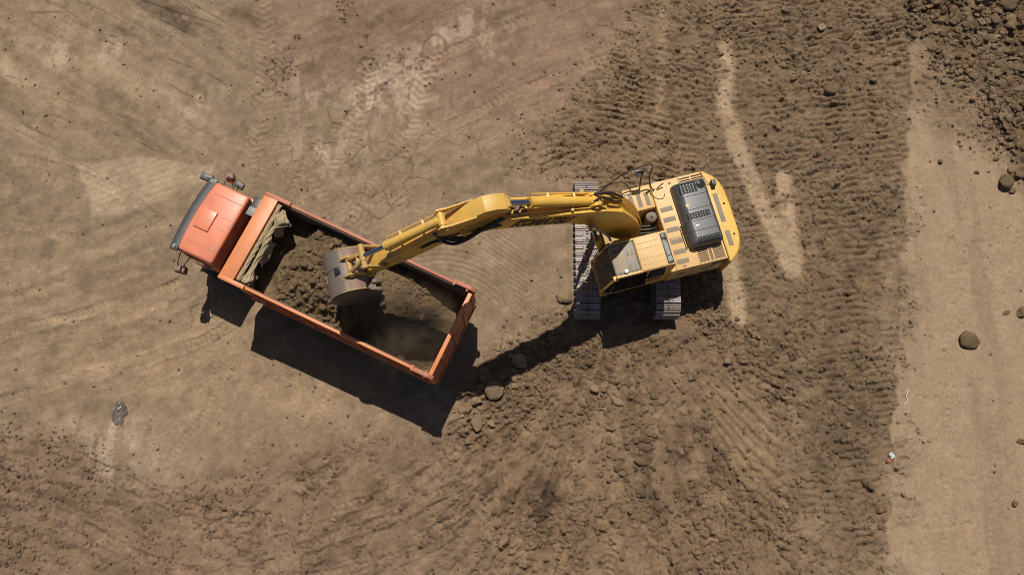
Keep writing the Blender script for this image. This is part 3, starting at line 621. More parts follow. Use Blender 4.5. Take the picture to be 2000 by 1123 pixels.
out = [(CABF(y)-.10, y*1.055) for y in np.linspace(-1.05, 1.05, 15)]; inn = [(CABF(y)+.13, y*1.04) for y in np.linspace(1.05, -1.05, 15)]
a = MB(); a.poly_prism(out+inn, 2, 2.47, 2.53, .02); v = a.build('sun_visor', 'plastic', TR)
for y in (-1.0, 1.0):
    a = MB(); a.box(CABF(y)-.05, CABF(y)+.03, y-.06, y+.06, 2.529, 2.545, .005); a.build('marker_light', 'grey', v)
a = MB(); a.poly_prism([(CABF(y)-.012, y) for y in np.linspace(-.95, .95, 11)]+[(CABF(y)+.03, y) for y in np.linspace(.95, -.95, 11)], 2, 1.62, 2.28); a.build('windscreen', 'glass', TR)
a = MB(); a.poly_prism([(CABF(y)-.07, y) for y in np.linspace(-1.05, 1.05, 11)]+[(CABF(y)+.02, y) for y in np.linspace(1.05, -1.05, 11)], 2, .45, .98, .03); bmp = a.build('bumper', 'orangerust', TR)
for y in (-.82, .82):
    a = MB(); a.box(CABF(y)-.085, CABF(y)-.03, y-.13, y+.13, .62, .8, .015); a.build('headlight', 'white', bmp)
for s in (-1, 1):
    a = MB(); a.box(-1.45, -.58, s*1.058 if s > 0 else -1.07, s*1.07 if s > 0 else -1.058, 1.05, 2.26, .004); d = a.build('door', 'caborange', TR)
    a = MB(); a.poly_prism([(-1.38, 1.65), (-.70, 1.65), (-.70, 2.2), (-1.28, 2.2)], 1, s*1.066, s*1.076); a.build('window', 'glass', d)
    a = MB(); a.box(-.82, -.68, min(s*1.068, s*1.095), max(s*1.068, s*1.095), 1.5, 1.54, .005); a.build('handle', 'black', d)
    a = MB(); a.box(-1.4, -.62, min(s*.98, s*1.16), max(s*.98, s*1.16), .62, .68, .01); a.build('step', 'darksteel', TR)
def mirror(u, v, z, sz, rot, mt, root):
    x, y, _ = TL(u, v, z); e = bpy.data.objects.new('mirror', None)
    a = MB(); a.box(-sz[0]/2, sz[0]/2, -sz[1]/2, sz[1]/2, -sz[2], 0, .03, seg=3); o = a.build('mirror', mt, TR); o.location = (x, y, z); o.rotation_euler = (0, R(8), rot)
    b = MB(); p = Vector(root)-Vector((x, y, z)); p.rotate(o.rotation_euler.to_matrix().inverted()); q = Vector((0, 0, -.03))
    b.tube(smooth_path([q, q*.55+p*.45+Vector((0, 0, .06)), p]), .014, 8); b.build('mirror_arm', 'black', o)
mirror(404, 346, 2.45, (.34, .20, .10), .10, 'plastic', (-1.64, .98, 2.44))
mirror(448, 343, 2.2, (.22, .18, .32), .5, 'rusty', (-1.45, 1.06, 2.30))
mirror(453, 350, 2.0, (.17, .13, .22), .5, 'orange', (-1.2, 1.06, 2.10))
mirror(467, 361, 2.3, (.28, .19, .09), -.1, 'plastic', (-1.05, 1.05, 2.25))
mirror(346, 522, 2.2, (.18, .20, .32), .35, 'rusty', (-1.55, -1.06, 2.28))
mirror(355, 525, 2.1, (.15, .20, .32), .35, 'rusty', (-1.3, -1.06, 2.15))
a = MB(); a.box(-.42, -.10, .55, 1.14, 1.7, 2.50, .035, slot=0); a.box(-.40, -.18, .57, .82, 2.48, 2.56, .02, slot=1); a.cyl((-.25, .75, 1.0), (-.25, .75, 1.72), .12, slot=0); a.build('air_intake', ['plastic', 'grey'], TR)
# tipper body
a = MB(); a.box(.10, 5.98, -1.20, 1.20, 1.08, 1.20); a.poly_prism([(.04, 1.1), (.10, 1.1), (.10, 2.9), (.04, 2.9)], 1, -1.2, 1.2)
for x in np.arange(.5, 5.9, .62): a.box(x, x+.1, -1.18, 1.18, 1.0, 1.08)
a.box(.2, 5.9, -.5, -.36, 1.02, 1.0799); a.box(.2, 5.9, .36, .5, 1.02, 1.0799)
body = a.build('tipper_bed', 'bedsteel', TR)
a = MB(); a.box(0.0, .40, -1.24, 1.23, 2.90, 2.965, .008); a.box(-.002, .03, -1.22, 1.22, 2.62, 2.90); a.box(.36, .40, -1.2, 1.2, 2.78, 2.90, .006)
a.build('cab_guard', 'orange', TR)
for s in (-1, 1):
    Y = lambda p, q: (min(s*p, s*q), max(s*p, s*q))
    a = MB(); a.poly_prism([(.04, 1.08), (5.97, 1.08), (5.97, rim(5.97)-.09), (.04, rim(.04)-.09)], 1, *Y(1.17, 1.22))
    a.poly_prism([(.70, rim(.70)-.11), (5.60, rim(5.6)-.11), (5.60, rim(5.6)), (.70, rim(.70))], 1, *Y(1.185, 1.262), .012)
    a.poly_prism([(.0, 2.78), (.74, 2.76), (.74, 2.965), (.0, 2.985)], 1, *Y(1.18, 1.29), .012)
    a.box(5.90, 6.03, *Y(1.158, 1.272), 1.085, 2.545, .004); a.poly_prism([(.10, 1.2), (5.97, 1.2), (5.97, rim(5.97)-.05), (.10, rim(.10)-.05)], 1, *Y(1.155, 1.1695), 0, 1)
    a.poly_prism([(.3, 1.02), (5.9, 1.02), (5.9, 1.14), (.3, 1.14)], 1, *Y(1.222, 1.30), .01)
    a.poly_prism([(.9, 1.9), (3.2, 1.55), (5.5, 1.9), (5.5, 2.0), (3.2, 1.68), (.9, 2.0)], 1, *Y(1.222, 1.262))
    w = a.build('side_wall', ['orange' if s < 0 else 'orangerust', 'bedsteel'], TR)
    for x in np.linspace(.78, 5.3, 7):
        b = MB(); b.poly_prism([(x, 1.15), (x+.09, 1.15), (x+.09, rim(x)-.12), (x, rim(x)-.12)], 1, *Y(1.22, 1.285), .008); b.build('rib', 'orangerust', w)
    b = MB(); b.poly_prism([(5.52, 2.50), (6.10, 2.46), (6.12, 2.70), (5.98, 2.78), (5.52, 2.74)], 1, *Y(1.19, 1.295), .01); b.cyl((5.9, s*1.13, 2.72), (5.9, s*1.32, 2.72), .035); b.box(5.5, 5.56, *Y(1.15, 1.3), 2.70, 2.76)
    b.build('tailgate_hinge', 'orangerust', w)
a = MB(); a.box(5.976, 5.9895, -1.15, 1.15, 1.2, 2.55, slot=2); a.box(5.99, 6.045, -1.19, 1.17, 1.02, 2.60); a.box(5.95, 6.06, -1.19, 1.16, 2.56, 2.65, .012, slot=1); a.box(6.045, 6.08, -1.19, 1.17, 1.02, 1.14, .006)
for y in (-.62, 0.0, .60): a.box(6.045, 6.085, y-.06, y+.06, 1.14, 2.55, .006)
for y in (-1.15, 1.1): a.box(6.045, 6.07, y-.05, y+.05, 1.14, 2.55, .006)
tg = a.build('tailgate', ['orangerust', 'orange', 'bedsteel'], TR)
a = MB(); a.cyl((5.85, -.95, .95), (5.85, .95, .95), .05); a.box(5.8, 5.86, -1.1, 1.1, .55, .68, .01)
for y in (-.9, .9): a.bar((5.7, y, .95), (5.83, y, .62), .05, .05)
a.build('rear_bumper', 'darksteel', TR)
for y in (-.85, .85):
    a = MB(); a.box(5.86, 5.90, y-.16, y+.16, .57, .66, .008); a.build('tail_light', 'rusty', TR)
# ---------------------------------------------------------------- rolled tarpaulin behind the cab guard
def place_truck(o): o.location = (TRK[0], TRK[1], 0); o.rotation_euler = (0, 0, TRK_A); return o
TP = place_truck(thing('tarpaulin', 'dusty beige canvas tarpaulin rolled and bunched along the front of the tipper body', 'tarpaulin'))
rg = np.random.default_rng(4)
def cloth_roll(y0, y1, xf, zf, rad, seed, n=150, k=40):
    ys = np.linspace(y0, y1, n); r_ = []
    for i, y in enumerate(ys):
        t = i/(n-1); row = []
        for j in range(k):
            an = 6.28319*j/k
            ph = an+y*2.6
            wr = .34*abs(math.sin(2.0*ph+y*5+1.3*math.sin(y*4+seed)))+.24*abs(math.sin(4*ph-y*13+seed))+.08*math.sin(7*an+y*31+seed)-.2
            rr = rad(t)*(.86+wr)
            row.append((xf(t)+rr*1.05*math.cos(an), y, zf(t)+rr*.8*math.sin(an)))
        r_.append(row+[row[0]])
    return r_
a = MB(); a.sheet(cloth_roll(-1.12, 1.13, lambda t: .47, lambda t: 2.86, lambda t: .052, 1)); a.build('rolled_edge', 'canvas', TP, 80)
bump_ = lambda t: .062+.035*math.sin(t*9)**2+.10*math.exp(-((t-.86)/.06)**2)+.06*math.exp(-((t-.03)/.06)**2)+.02*math.sin(t*23)
a = MB(); a.sheet(cloth_roll(-1.12, 1.06, lambda t: .59+.09*math.exp(-((t-.85)/.08)**2)+.02*math.sin(t*17), lambda t: 2.76-.05*math.sin(t*7), bump_, 5)); a.build('bunched_cloth', 'canvas', TP, 80)
def hang(x0, x1, y0, y1, z0, z1, seed):
    rows_ = []
    for i in range(16):
        t = i/15; rows_.append([(x0+(x1-x0)*t+.04*math.sin(9*q+seed+3*t), y0+(y1-y0)*q+.03*math.sin(5*t+seed), z0+(z1-z0)*t+.05*math.sin(14*q+seed)*t) for q in np.linspace(0, 1, 18)])
    return rows_
a = MB(); a.sheet(hang(.64, .72, .35, .85, 2.74, 2.42, 2)); a.sheet(hang(.60, .72, -1.13, -.80, 2.74, 2.45, 4)); a.sheet(hang(.64, .74, -.5, .2, 2.70, 2.45, 7))
o = a.build('hanging_folds', 'canvas', TP, 80); s = o.modifiers.new('thick', 'SOLIDIFY'); s.thickness = .012
# ---------------------------------------------------------------- soil in the tipper body
gxx = np.arange(.12, 5.97, .025); gyy = np.arange(-1.165, 1.1651, .025); X, Y_ = np.meshgrid(gxx, gyy)
film = 1.45+.42*(1-sstep(1.2, 3.6, X+.2*fbm(X, Y_, .9, 2, 303)))+.05*fbm(X, Y_, 1.2, 3, 307)
edge = sstep(.92, 1.45, X+.25*fbm(X, Y_, .5, 3, 301)-.12*Y_)*(1-.85*sstep(4.9, 5.8, X-.25*Y_+.2*fbm(X, Y_, .6, 3, 305)))
heap = film+edge*(.62*np.exp(-((X-2.3)/1.3)**2-(np.abs(Y_-.25)/1.2)**4) + .55*np.exp(-((X-4.2)/.95)**2-(np.abs(Y_-.25)/1.0)**4) + .12)
lumpm = edge*(1-.35*sstep(3.0, 3.8, X))
hz = heap + lumpm*(clods(X+50, Y_, .34, 311, .8, .25, .5)*.75+clods(X+50, Y_, .17, 321, .85)*.6+clods(X+50, Y_, .09, 331, .8)*.5) + edge*.05*fbm(X, Y_, .2, 3, 341) + .012*fbm(X, Y_, .3, 3, 343)
ny2, nx2 = X.shape; V = np.stack([X, Y_, hz], -1).reshape(-1, 3); ix = np.arange(ny2-1)[:, None]*nx2+np.arange(nx2-1)[None]
Fq = np.stack([ix, ix+1, ix+nx2+1, ix+nx2], -1).reshape(-1, 4)
me2 = mesh_from('soil_load', V, Fq, M['soil'], True)
fresh = np.array(srgb(122, 101, 75)); dusty = np.array(srgb(132, 110, 82)); mixv = np.clip(sstep(4.5, 5.6, X)+ (1-sstep(.9, 1.4, X)), 0, 1)[..., None]
cc = (fresh*(1-mixv)+dusty*mixv)*(1+.25*fbm(X, Y_, .4, 4, 351))[..., None]
at = me2.attributes.new("soil_colour", 'FLOAT_COLOR', 'POINT'); at.data.foreach_set("color", np.concatenate([np.clip(cc, .01, 1), np.ones(X.shape+(1,))], -1).astype(np.float32).reshape(-1))
o = bpy.data.objects.new('soil_load', me2); COL.objects.link(o); place_truck(o); tag(o, 'heap of freshly dug brown soil filling the bed of the orange dump truck', 'soil heap')
n = 2600; px = rng.uniform(.6, 5.6, n); py = rng.uniform(-1.1, 1.1, n); ii_ = np.clip(((px-.12)/.025).astype(int), 0, nx2-1); jj_ = np.clip(((py+1.165)/.025).astype(int), 0, ny2-1)
ok = rng.uniform(0, 1, n) < edge[jj_, ii_]*(1-.3*sstep(3.0, 3.6, px)); sz_ = (.025+.085*rng.uniform(0, 1, n)**3)*(1-.45*sstep(3.0, 3.6, px))
q = np.where(ok)[0]
o = scatter('soil_crumbs', np.stack([px[q], py[q], hz[jj_[q], ii_[q]]], -1), sz_[q], cc[jj_[q], ii_[q]]*rng.uniform(.85, 1.2, (len(q), 1)), sh2[:8], F2, M['soil'], rng, .15)
place_truck(o); tag(o, 'loose lumps of soil lying over the load in the truck bed', 'soil lumps', kind='stuff')

# ================================================================== the excavator (local x: forward to the boom, y: its left side with the cab)
EA = R(180+14.5)
EX = thing('excavator', 'yellow crawler excavator swung round to tip its bucket over the truck', 'excavator', (EXC[0], EXC[1], 0), EA)
def EL(u, v, z):
    x, y = ground_at(u, v, z); x -= EXC[0]; y -= EXC[1]; c, s = math.cos(EA), math.sin(EA); return (x*c+y*s, -x*s+y*c, z)
# crawler tracks (own heading)
def track(side):
    rad, half = .42, 1.60; per = 4*half+2*math.pi*rad; n = 46; zc = .47
    def at_(s_):
        s_ %= per
        if s_ < 2*half: return (-half+s_, zc+rad, 0.0)
        s_ -= 2*half
        if s_ < math.pi*rad: a_ = s_/rad; return (half+rad*math.sin(a_), zc+rad*math.cos(a_), a_)
        s_ -= math.pi*rad
        if s_ < 2*half: return (half-s_, zc-rad, math.pi)
        s_ -= 2*half; a_ = s_/rad; return (-half-rad*math.sin(a_), zc-rad*math.cos(a_), math.pi+a_)
    frame = MB()
    frame.box(-half+.1, half-.1, -.18, .18, .28, .66, .04); frame.build
    tf = frame.build('track_frame', 'yellowworn', EX)
    m = MB(); W = .345; p = per/n
    for k in range(n):
        x, z, a_ = at_(k*p); c, s_ = math.cos(a_), math.sin(a_)
        f = lambda lx, ly, lz: (x+lx*c+lz*s_, ly, z-lx*s_+lz*c)
        def bx(x0, x1, y0, y1, z0, z1, slot):
            vs = [m.bm.verts.new(f(a1, b1, c1)) for c1 in (z0, z1) for a1, b1 in ((x0, y0), (x1, y0), (x1, y1), (x0, y1))]
            for q in ((3, 2, 1, 0), (4, 5, 6, 7), (0, 1, 5, 4), (1, 2, 6, 5), (2, 3, 7, 6), (3, 0, 4, 7)):
                fc = m.bm.faces.new([vs[i] for i in q]); fc.material_index = slot
        bx(-p*.39, p*.42, -W, W, .0, .014, 0)
        bx(-p*.39, -p*.28, -W, W, .014, .044, 0); bx(-.012, .012, -W, W, .014, .034, 0); bx(p*.30, p*.44, -W, W, .014, .040, 0)
        bx(-p*.27, -.02, -.05, .05, .010, .0165, 1); bx(.02, p*.25, -.032, .032, .010, .0165, 1)
        for yy in (-.12, .12): bx(-p*.2, -p*.06, yy-.014, yy+.014, .012, .026, 1)
        bx(-p*.5, p*.5, -.17, -.11, -.07, -.002, 2); bx(-p*.5, p*.5, .11, .17, -.07, -.002, 2)
    ch = m.build('track_shoes', ['steel', 'void', 'darksteel'], tf, 20, normals=False)
    for xx, nm in ((half, 'sprocket'), (-half, 'idler')):
        b = MB(); b.cyl((xx, -.10, zc), (xx, .10, zc), .34, 24); b.cyl((xx, -.2, zc), (xx, .2, zc), .17, 18); b.build(nm, 'darksteel', tf)
    b = MB()
    for xx in np.linspace(-1.25, 1.25, 7): b.cyl((xx, -.16, .16), (xx, .16, .16), .09, 14)
    b.build('roller', 'darksteel', tf)
    # face the undercarriage north-south whatever way the house is swung
    ang = math.pi/2-.008-EA; tf.rotation_euler = (0, 0, ang)
    wx = side*1.131; c, s_ = math.cos(-EA), math.sin(-EA); tf.location = (wx*c-.08*s_, wx*s_+.08*c, 0)
track(-1); track(1)
m = MB(); ca_, sa_ = math.cos(-EA), math.sin(-EA)
m.cyl((0, 0, .55), (0, 0, .98), .62, 36); m.bar((-1.0*ca_, -1.0*sa_, .6), (1.0*ca_, 1.0*sa_, .6), 1.1, .26, bev=.04); m.cyl((0, 0, .98), (0, 0, 1.10), .55, 36)
m.build('undercarriage', 'darksteel', EX)
# house: deck blocks
m = MB()
m.box(-2.30, .62, -.62, .24, .98, 1.16, .02, slot=1)                                  # centre frame
m.box(-2.32, -.86, -1.33, 1.24, 1.10, 2.05, .03); m.box(-.8605, -.712, .30, 1.235, 1.0, 2.04, .01)                              # engine bay
m.box(-2.32, -.74, -1.33, 1.24, 1.02, 1.10)
m.build('revolving_frame', ['deck', 'yellowworn'], EX)
m = MB(); m.box(-1.66, -1.648, -1.32, -1.06, 2.047, 2.053); m.box(-1.30, -.875, .335, .345, 2.047, 2.053); m.box(-2.33, -2.315, -1.3, 1.22, 1.95, 2.056)
m.box(-1.37, -1.355, 1.232, 1.246, 1.12, 2.04)
m.build('panel_gap', 'void', EX)
m = MB(); m.box(-.853, -.06, -1.33, -.64, 1.02, 2.03, .035); m.build('fuel_tank', 'deck', EX)
m = MB(); m.box(-.05, .36, -1.30, -.68, 1.02, 1.55, .03); m.box(.362, .58, -1.28, -.72, 1.0, 1.25, .02); m.build('step_box', 'yellow', EX)
# pads
def pad(x0, x1, y0, y1, z):
    b = MB(); b.box(x0, x1, y0, y1, z-.004, z+.006, .002); b.build('anti_slip_pad', 'pad', EX)
for y in (-.50, -.20, .10, .44, .74, 1.02): pad(-1.27, -.93, y-.065, y+.065, 2.052)
for x in (-.68, -.46, -.24): pad(x-.055, x+.055, -1.12, -.74, 2.032)
# counterweight
th_ = np.linspace(-1, 1, 19); cw = [(-2.34, -1.36)] + [(-2.42-.44*(1-abs(t)**4.5), 1.34*t) for t in th_] + [(-2.34, 1.36)]
m = MB(); m.poly_prism(cw, 2, .98, 1.99, .10, seg=4); m.build('counterweight', 'yellow', EX)
for (y0, y1) in ((-.62, .22), (.48, .92)): 
    b = MB(); b.box(-2.60, -2.47, y0, y1, 1.985, 1.996, .002); b.build('anti_slip_pad', 'pad', EX)
m = MB(); m.box(-2.62, -2.50, -.99, -.80, 2.03, 2.16, .025, seg=3); m.cyl((-2.56, -.9, 1.98), (-2.56, -.9, 2.05), .03); m.tube(smooth_path([(-2.5, -.92, 2.05), (-2.40, -.98, 2.06), (-2.36, -1.15, 2.08), (-2.34, -1.25, 2.04)]), .010, 6); m.build('rear_camera', 'plastic', EX)
for y in (-.28, .62):
    m = MB(); m.cyl((-2.70, y, 1.975), (-2.70, y, 1.994), .03, 14); m.build('lifting_hole', 'void', EX)
for x, y, a_ in ((-.90, -1.10, 0), (-1.34, .28, 1), (-1.10, 1.16, 0), (-.30, -1.24, 0), (-1.40, -1.2, 0)):
    m = MB(); m.box(x-.035, x+.035, y-.018, y+.018, 2.03, 2.066, .006); m.build('latch', 'plastic', EX)
# dark engine hood
def hood_profile(n=14):
    x0, x1, z0, z1, r = -2.27, -1.36, 2.04, 2.40, .19; P_ = []
    for i in range(n+1): a_ = math.pi-math.pi/2*i/n; P_.append((x0+.10+.10*math.cos(a_), z1-.10+.10*math.sin(a_)))
    for i in range(n+1): a_ = math.pi/2-math.pi/2*i/n; P_.append((x1-.26+.26*math.cos(a_), z1-.26+.26*math.sin(a_)))
    return [(x0, z0)]+P_+[(x1, z0)]
prof = hood_profile(); rows_ = []
ys = [-1.07]+list(-1.07+.14*(1-np.cos(np.linspace(0, math.pi/2, 7)))[1:])+list(np.linspace(-.9, .6, 20))+list(.78-.14*(1-np.cos(np.linspace(math.pi/2, 0, 7)))[:-1])+[.78]
for y in ys:
    e = min(1, max(0, min(y+1.07, .78-y)/.14)); k = math.sqrt(max(0, 1-(1-e)**2)); k = .45+.55*k
    rows_.append([(-1.815+(x+1.815)*(.82+.18*min(1, (k-.45)/.35)), y, 2.04+(z-2.04)*k) for x, z in prof])
m = MB(); m.sheet(rows_)
m.bm.faces.new([m.bm.verts.new(p) for p in rows_[0]]); m.bm.faces.new([m.bm.verts.new(p) for p in rows_[-1]])
bmesh.ops.remove_doubles(m.bm, verts=m.bm.verts[:], dist=.0005)
hood = m.build('engine_hood', 'hood', EX, 40)
hz_ = lambda x: 2.40 if x < -1.62 else 2.14+math.sqrt(max(0, .26**2-(x+1.62)**2))
m = MB()
for y in (-.60, -.22, .10, .38):
    pts_ = [(x, y, hz_(x)-.001) for x in np.linspace(-2.2, -1.40, 14)]; m.tube(pts_, .007, 6)
m.build('seam', 'void', hood)
def grille(xa, xb, ya, yb, nx_, ny_, drop=0):
    b = MB(); dx, dy = (xb-xa)/nx_, (yb-ya)/ny_
    for i in range(nx_):
        for j in range(ny_):
            x, y = xa+dx*(i+.5), ya+dy*(j+.5); zz = hz_(x) if not drop else None
            if drop:
                e = min(1, (.78-y)/.14); k = .45+.55*math.sqrt(max(0, 1-(1-max(0, e))**2)); zz = 2.04+(hz_(x)-2.04)*k
            b.box(x-dx*.40, x+dx*.40, y-dy*.38, y+dy*.38, zz-.02, zz+.005)
    b.build('grille', 'void', hood)
grille(-1.98, -1.48, -.98, -.68, 6, 5); grille(-2.12, -1.48, -.13, .05, 9, 3); grille(-2.18, -1.56, .56, .72, 9, 3, 1)
m = MB(); c0_ = (-2.10, -.86, 2.395); n = 24
m.tube([(c0_[0], c0_[1], 2.38), (c0_[0], c0_[1], 2.405), (c0_[0], c0_[1], 2.41)], [.135, .13, .12], 24, slot=0); m.cyl((c0_[0], c0_[1], 2.40), (c0_[0], c0_[1], 2.414), .115, 24, slot=1); m.cyl((c0_[0]+.045, c0_[1]-.04, 2.40), (c0_[0]+.045, c0_[1]-.04, 2.44), .045, 18, slot=2)
m.build('exhaust_outlet', ['hood', 'void', 'darksteel'], hood)
m = MB(); m.box(-1.62, -1.53, -.40, -.31, 2.383, 2.399+.006); m.build('sticker', 'amber', hood)
m = MB(); m.box(-1.72, -1.63, .22, .26, 2.39, 2.405); m.build('sticker', 'white', hood)
m = MB(); m.tube([(-1.30, .10, 2.06), (-1.30, .10, 2.16), (-1.31, .70, 2.16), (-1.31, .70, 2.06)], .014, 8); m.build('handrail', 'black', EX)
# yellow louvre beside the hood, slots by the far edge
m = MB(); m.box(-2.26, -1.52, .80, 1.19, 2.046, 2.052, slot=1)
for y in np.linspace(.815, 1.18, 8): m.box(-2.27, -1.51, y-.010, y+.010, 2.052, 2.066)
for x in (-2.27, -1.95, -1.83, -1.52): m.box(x-.013, x+.013, .80, 1.19, 2.053, 2.070)
m.box(-1.96, -1.82, .80, .88, 2.055, 2.073); m.build('louvre', ['deck', 'void'], EX)
m = MB()
for x0, x1 in ((-1.98, -1.68), (-2.30, -2.02)):
    for y in (-1.24, -1.17): m.box(x0, x1, y-.016, y+.016, 2.046, 2.053)
m.build('slot', 'void', EX)
# near side panels: louvres and badge plates
m = MB(); 
for z in (1.72, 1.79, 1.86, 1.93): m.box(-2.28, -1.92, 1.236, 1.250, z-.022, z+.022)
m.build('side_louvre', 'plastic', EX)
for x0, x1, z0, z1 in ((-1.22, -.96, 1.42, 1.66), (-2.1, -1.62, 1.40, 1.58)):
    b = MB(); b.poly_prism([(x0, z0), (x1-.05, z0), (x1, z1), (x0+.05, z1)], 1, 1.2405, 1.2465, .002); b.build('badge_plate', 'grey', EX)
# pump bay
m = MB(); m.box(-.85, -.30, -.63, .22, 1.161, 1.2, slot=0)
for k, y in enumerate((-.30, -.20, -.10, .0, .09)): m.tube(smooth_path([(-.82, y, 1.55), (-.55, y+.05, 1.72), (-.25, y-.02, 1.7), (.05, y*.6-.15, 1.75)]), .030, 8, slot=1)
m.tube([(-.70, -.46, 1.2), (-.70, -.46, 1.84), (-.70, -.46, 1.90)], [.15, .15, .09], 20, slot=2); m.cyl((-.70, -.46, 1.88), (-.70, -.46, 1.95), .05, 12, slot=3); m.build('hydraulic_pump_bay', ['void', 'darksteel', 'pad', 'darksteel'], EX)
# far side front: filler cap, pipework, rails, mirror
m = MB(); m.cyl((-.02-.05, -1.0, 2.03), (-.07, -1.0, 2.26), .115, 22); m.cyl((-.07, -1.0, 2.26), (-.07, -1.0, 2.31), .055, 14, slot=1); m.build('air_precleaner', ['plastic', 'deck'], EX)
m = MB(); m.tube(smooth_path([(-.60+-.2, -1.16, 2.05), (-.83, -1.0, 2.055), (-.95, -.85, 2.055), (-1.1, -.82, 2.055), (-1.2, -.95, 2.055)]), .009, 6); m.cyl((-.93, -1.16, 2.04), (-.93, -1.16, 2.12), .035, 12, slot=1); m.cyl((-1.03, -1.13, 2.04), (-1.03, -1.13, 2.10), .03, 12, slot=1); m.bar((-1.02, -1.13, 2.11), (-1.2, -1.2, 2.2), .03, .02, slot=2); m.build('filler_cap', ['black', 'deck', 'plastic'], EX)
hr = [EL(1160, 384, 2.2), EL(1196, 355, 2.65), EL(1228, 335, 2.85), EL(1273, 322, 2.85), EL(1268, 346, 2.6), EL(1272, 368, 2.06)]
m = MB(); m.tube(smooth_path(hr, 5), .019, 8); m.tube(smooth_path([EL(1172, 366, 2.4), EL(1214, 356, 2.45), EL(1232, 371, 2.05)], 5), .015, 8); m.build('handrail', 'black', EX)
p0 = EL(1250, 362, 2.05); p1 = EL(1256, 335, 2.75); p2 = EL(1243, 338, 2.7)
m = MB(); m.tube(smooth_path([p0, EL(1253, 345, 2.5), p1, p2]), .024, 8); m.build('mirror_arm', 'black', EX)
m = MB(); q0, q1 = Vector(EL(1240, 338, 2.7)), Vector(EL(1256, 335, 2.7)); m.bar(q0, q1, .14, .05, bev=.02); m.build('mirror', 'plastic', EX)
# cab
CY0, CY1 = .27, 1.22
m = MB(); m.poly_prism([(-.70, 1.03), (.40, 1.03), (.40, 2.74), (-.66, 2.80), (-.71, 2.70)], 1, CY0+.012, CY1-.012, .01); m.box(.401, 1.09, CY0+.002, CY0+.03, 1.165, 1.50); m.box(.401, 1.09, CY1-.030, CY1-.0135, 1.165, 1.27)
cabx = m.build('cab', 'yellow', EX)
m = MB(); m.poly_prism([(-.69, CY0), (.24, CY0), (.24, CY1), (-.69, CY1)], 2, 2.74, 2.905, .05, seg=3)
for y in (.46, .62, .88, 1.04): m.box(-.40, .20, y-.012, y+.012, 2.902, 2.913, .004)
m.box(.20, .93, CY0, .335, 2.74, 2.88, .02); m.box(.20, .93, 1.15, CY1, 2.74, 2.88, .02); 
m.build('roof', 'deck', cabx)
m = MB(); m.box(.245, .92, .34, 1.145, 2.76, 2.868, .03, seg=3, slot=0); m.box(.30, .88, .40, 1.09, 2.866, 2.876, .003, slot=1)
for y0, y1 in ((.44, .70), (.78, 1.04)):
    m.box(.33, .38, y0, y1, 2.874, 2.884, .004, slot=0); m.box(.44, .50, y0, y1, 2.874, 2.884, .004, slot=0)
m.box(.52, .545, .41, 1.08, 2.874, 2.884, .003, slot=0); m.build('skylight', ['grey', 'skylight'], cabx)
m = MB(); m.box(-.635, -.47, .33, 1.17, 2.90, 2.925, .01); m.box(-.625, -.48, .36, .52, 2.92, 2.95, .01); m.box(-.60, -.50, .60, .95, 2.921, 2.932, slot=1); m.box(-.61, -.49, .98, 1.12, 2.921, 2.934, slot=1); m.build('roof_vent', ['plastic', 'grey'], cabx)
m = MB()
for y in (CY0+.03, CY1-.03):
    m.bar((.90, y, 2.80), (1.20, y, 1.55), .05, .06); m.bar((1.20, y, 1.57), (1.14, y, 1.03), .05, .06)
m.box(1.09, 1.15, CY0, CY1, 1.03, 1.38, .015); m.box(.40, 1.088, CY0+.01, CY1-.014, 1.03, 1.16); m.bar((1.20, CY0, 1.55), (1.20, CY1, 1.55), .03, .03)
m.build('front_frame', 'yellow', cabx)
m = MB(); m.poly_prism([(.91, 2.78), (1.205, 1.56), (1.195, 1.56), (.90, 2.78)], 1, CY0+.05, CY1-.05); m.poly_prism([(1.205, 1.54), (1.155, 1.36), (1.145, 1.36), (1.195, 1.54)], 1, CY0+.05, CY1-.05); m.build('windscreen', 'clear', cabx)
m = MB(); m.box(.42, 1.088, CY0+.031, CY1-.031, 1.161, 1.175); m.box(.403, .42, CY0+.05, CY1-.05, 1.18, 2.7, slot=1); m.box(.45, .80, .55, .95, 1.18, 1.6, .06, slot=1)
for k in range(9): m.box(1.0, 1.07, .40+k*.07, .42+k*.07, 1.176, 1.19, slot=2)
m.cyl((.9, .52, 1.18), (.9, .52, 1.55), .02, 8, slot=1); m.cyl((.93, .70, 1.5), (.93, .70, 1.54), .075, 14, slot=2); m.build('cab_floor', ['pad', 'black', 'grey'], cabx)
m = MB(); m.poly_prism([(-.10, 1.24), (.80, 1.24), (1.09, 1.45), (.865, 2.72), (.08, 2.74)], 1, CY1-.013, CY1+.004); w = m.build('door', 'glass', cabx)
m = MB(); m.tube([(.05, CY1+.03, 1.4), (.05, CY1+.03, 2.2)], .014, 8); m.build('handle', 'black', w)
m = MB(); m.poly_prism([(-.52, 1.95), (-.02, 1.95), (.0, 2.74), (-.42, 2.74)], 1, CY1-.014, CY1+.003); m.poly_prism([(-.44, 1.55), (-.12, 1.5), (-.10, 1.80), (-.50, 1.85)], 1, CY1-.014, CY1+.003, slot=1); m.build('side_window', ['glass', 'bedsteel'], cabx)
m = MB(); m.poly_prism([(-.5, 1.9), (.45, 1.51), (1.14, 1.51), (.90, 2.72), (-.5, 2.72)], 1, CY0-.004, CY0+.0115); m.build('side_window', 'glass', cabx)
m = MB(); m.bar((.94, 1.10, 2.62), (1.22, .95, 1.75), .02, .02); m.bar((.94, 1.10, 2.64), (1.02, 1.20, 2.3), .02, .02); m.build('wiper', 'black', cabx)
m = MB(); lp = EL(1218, 537, 2.86); m.tube([(.64, 1.10, 2.86), (.64, 1.10, 2.93), (.64, 1.10, 2.96)], [.055, .055, .03], 16); m.build('beacon', 'white', cabx)
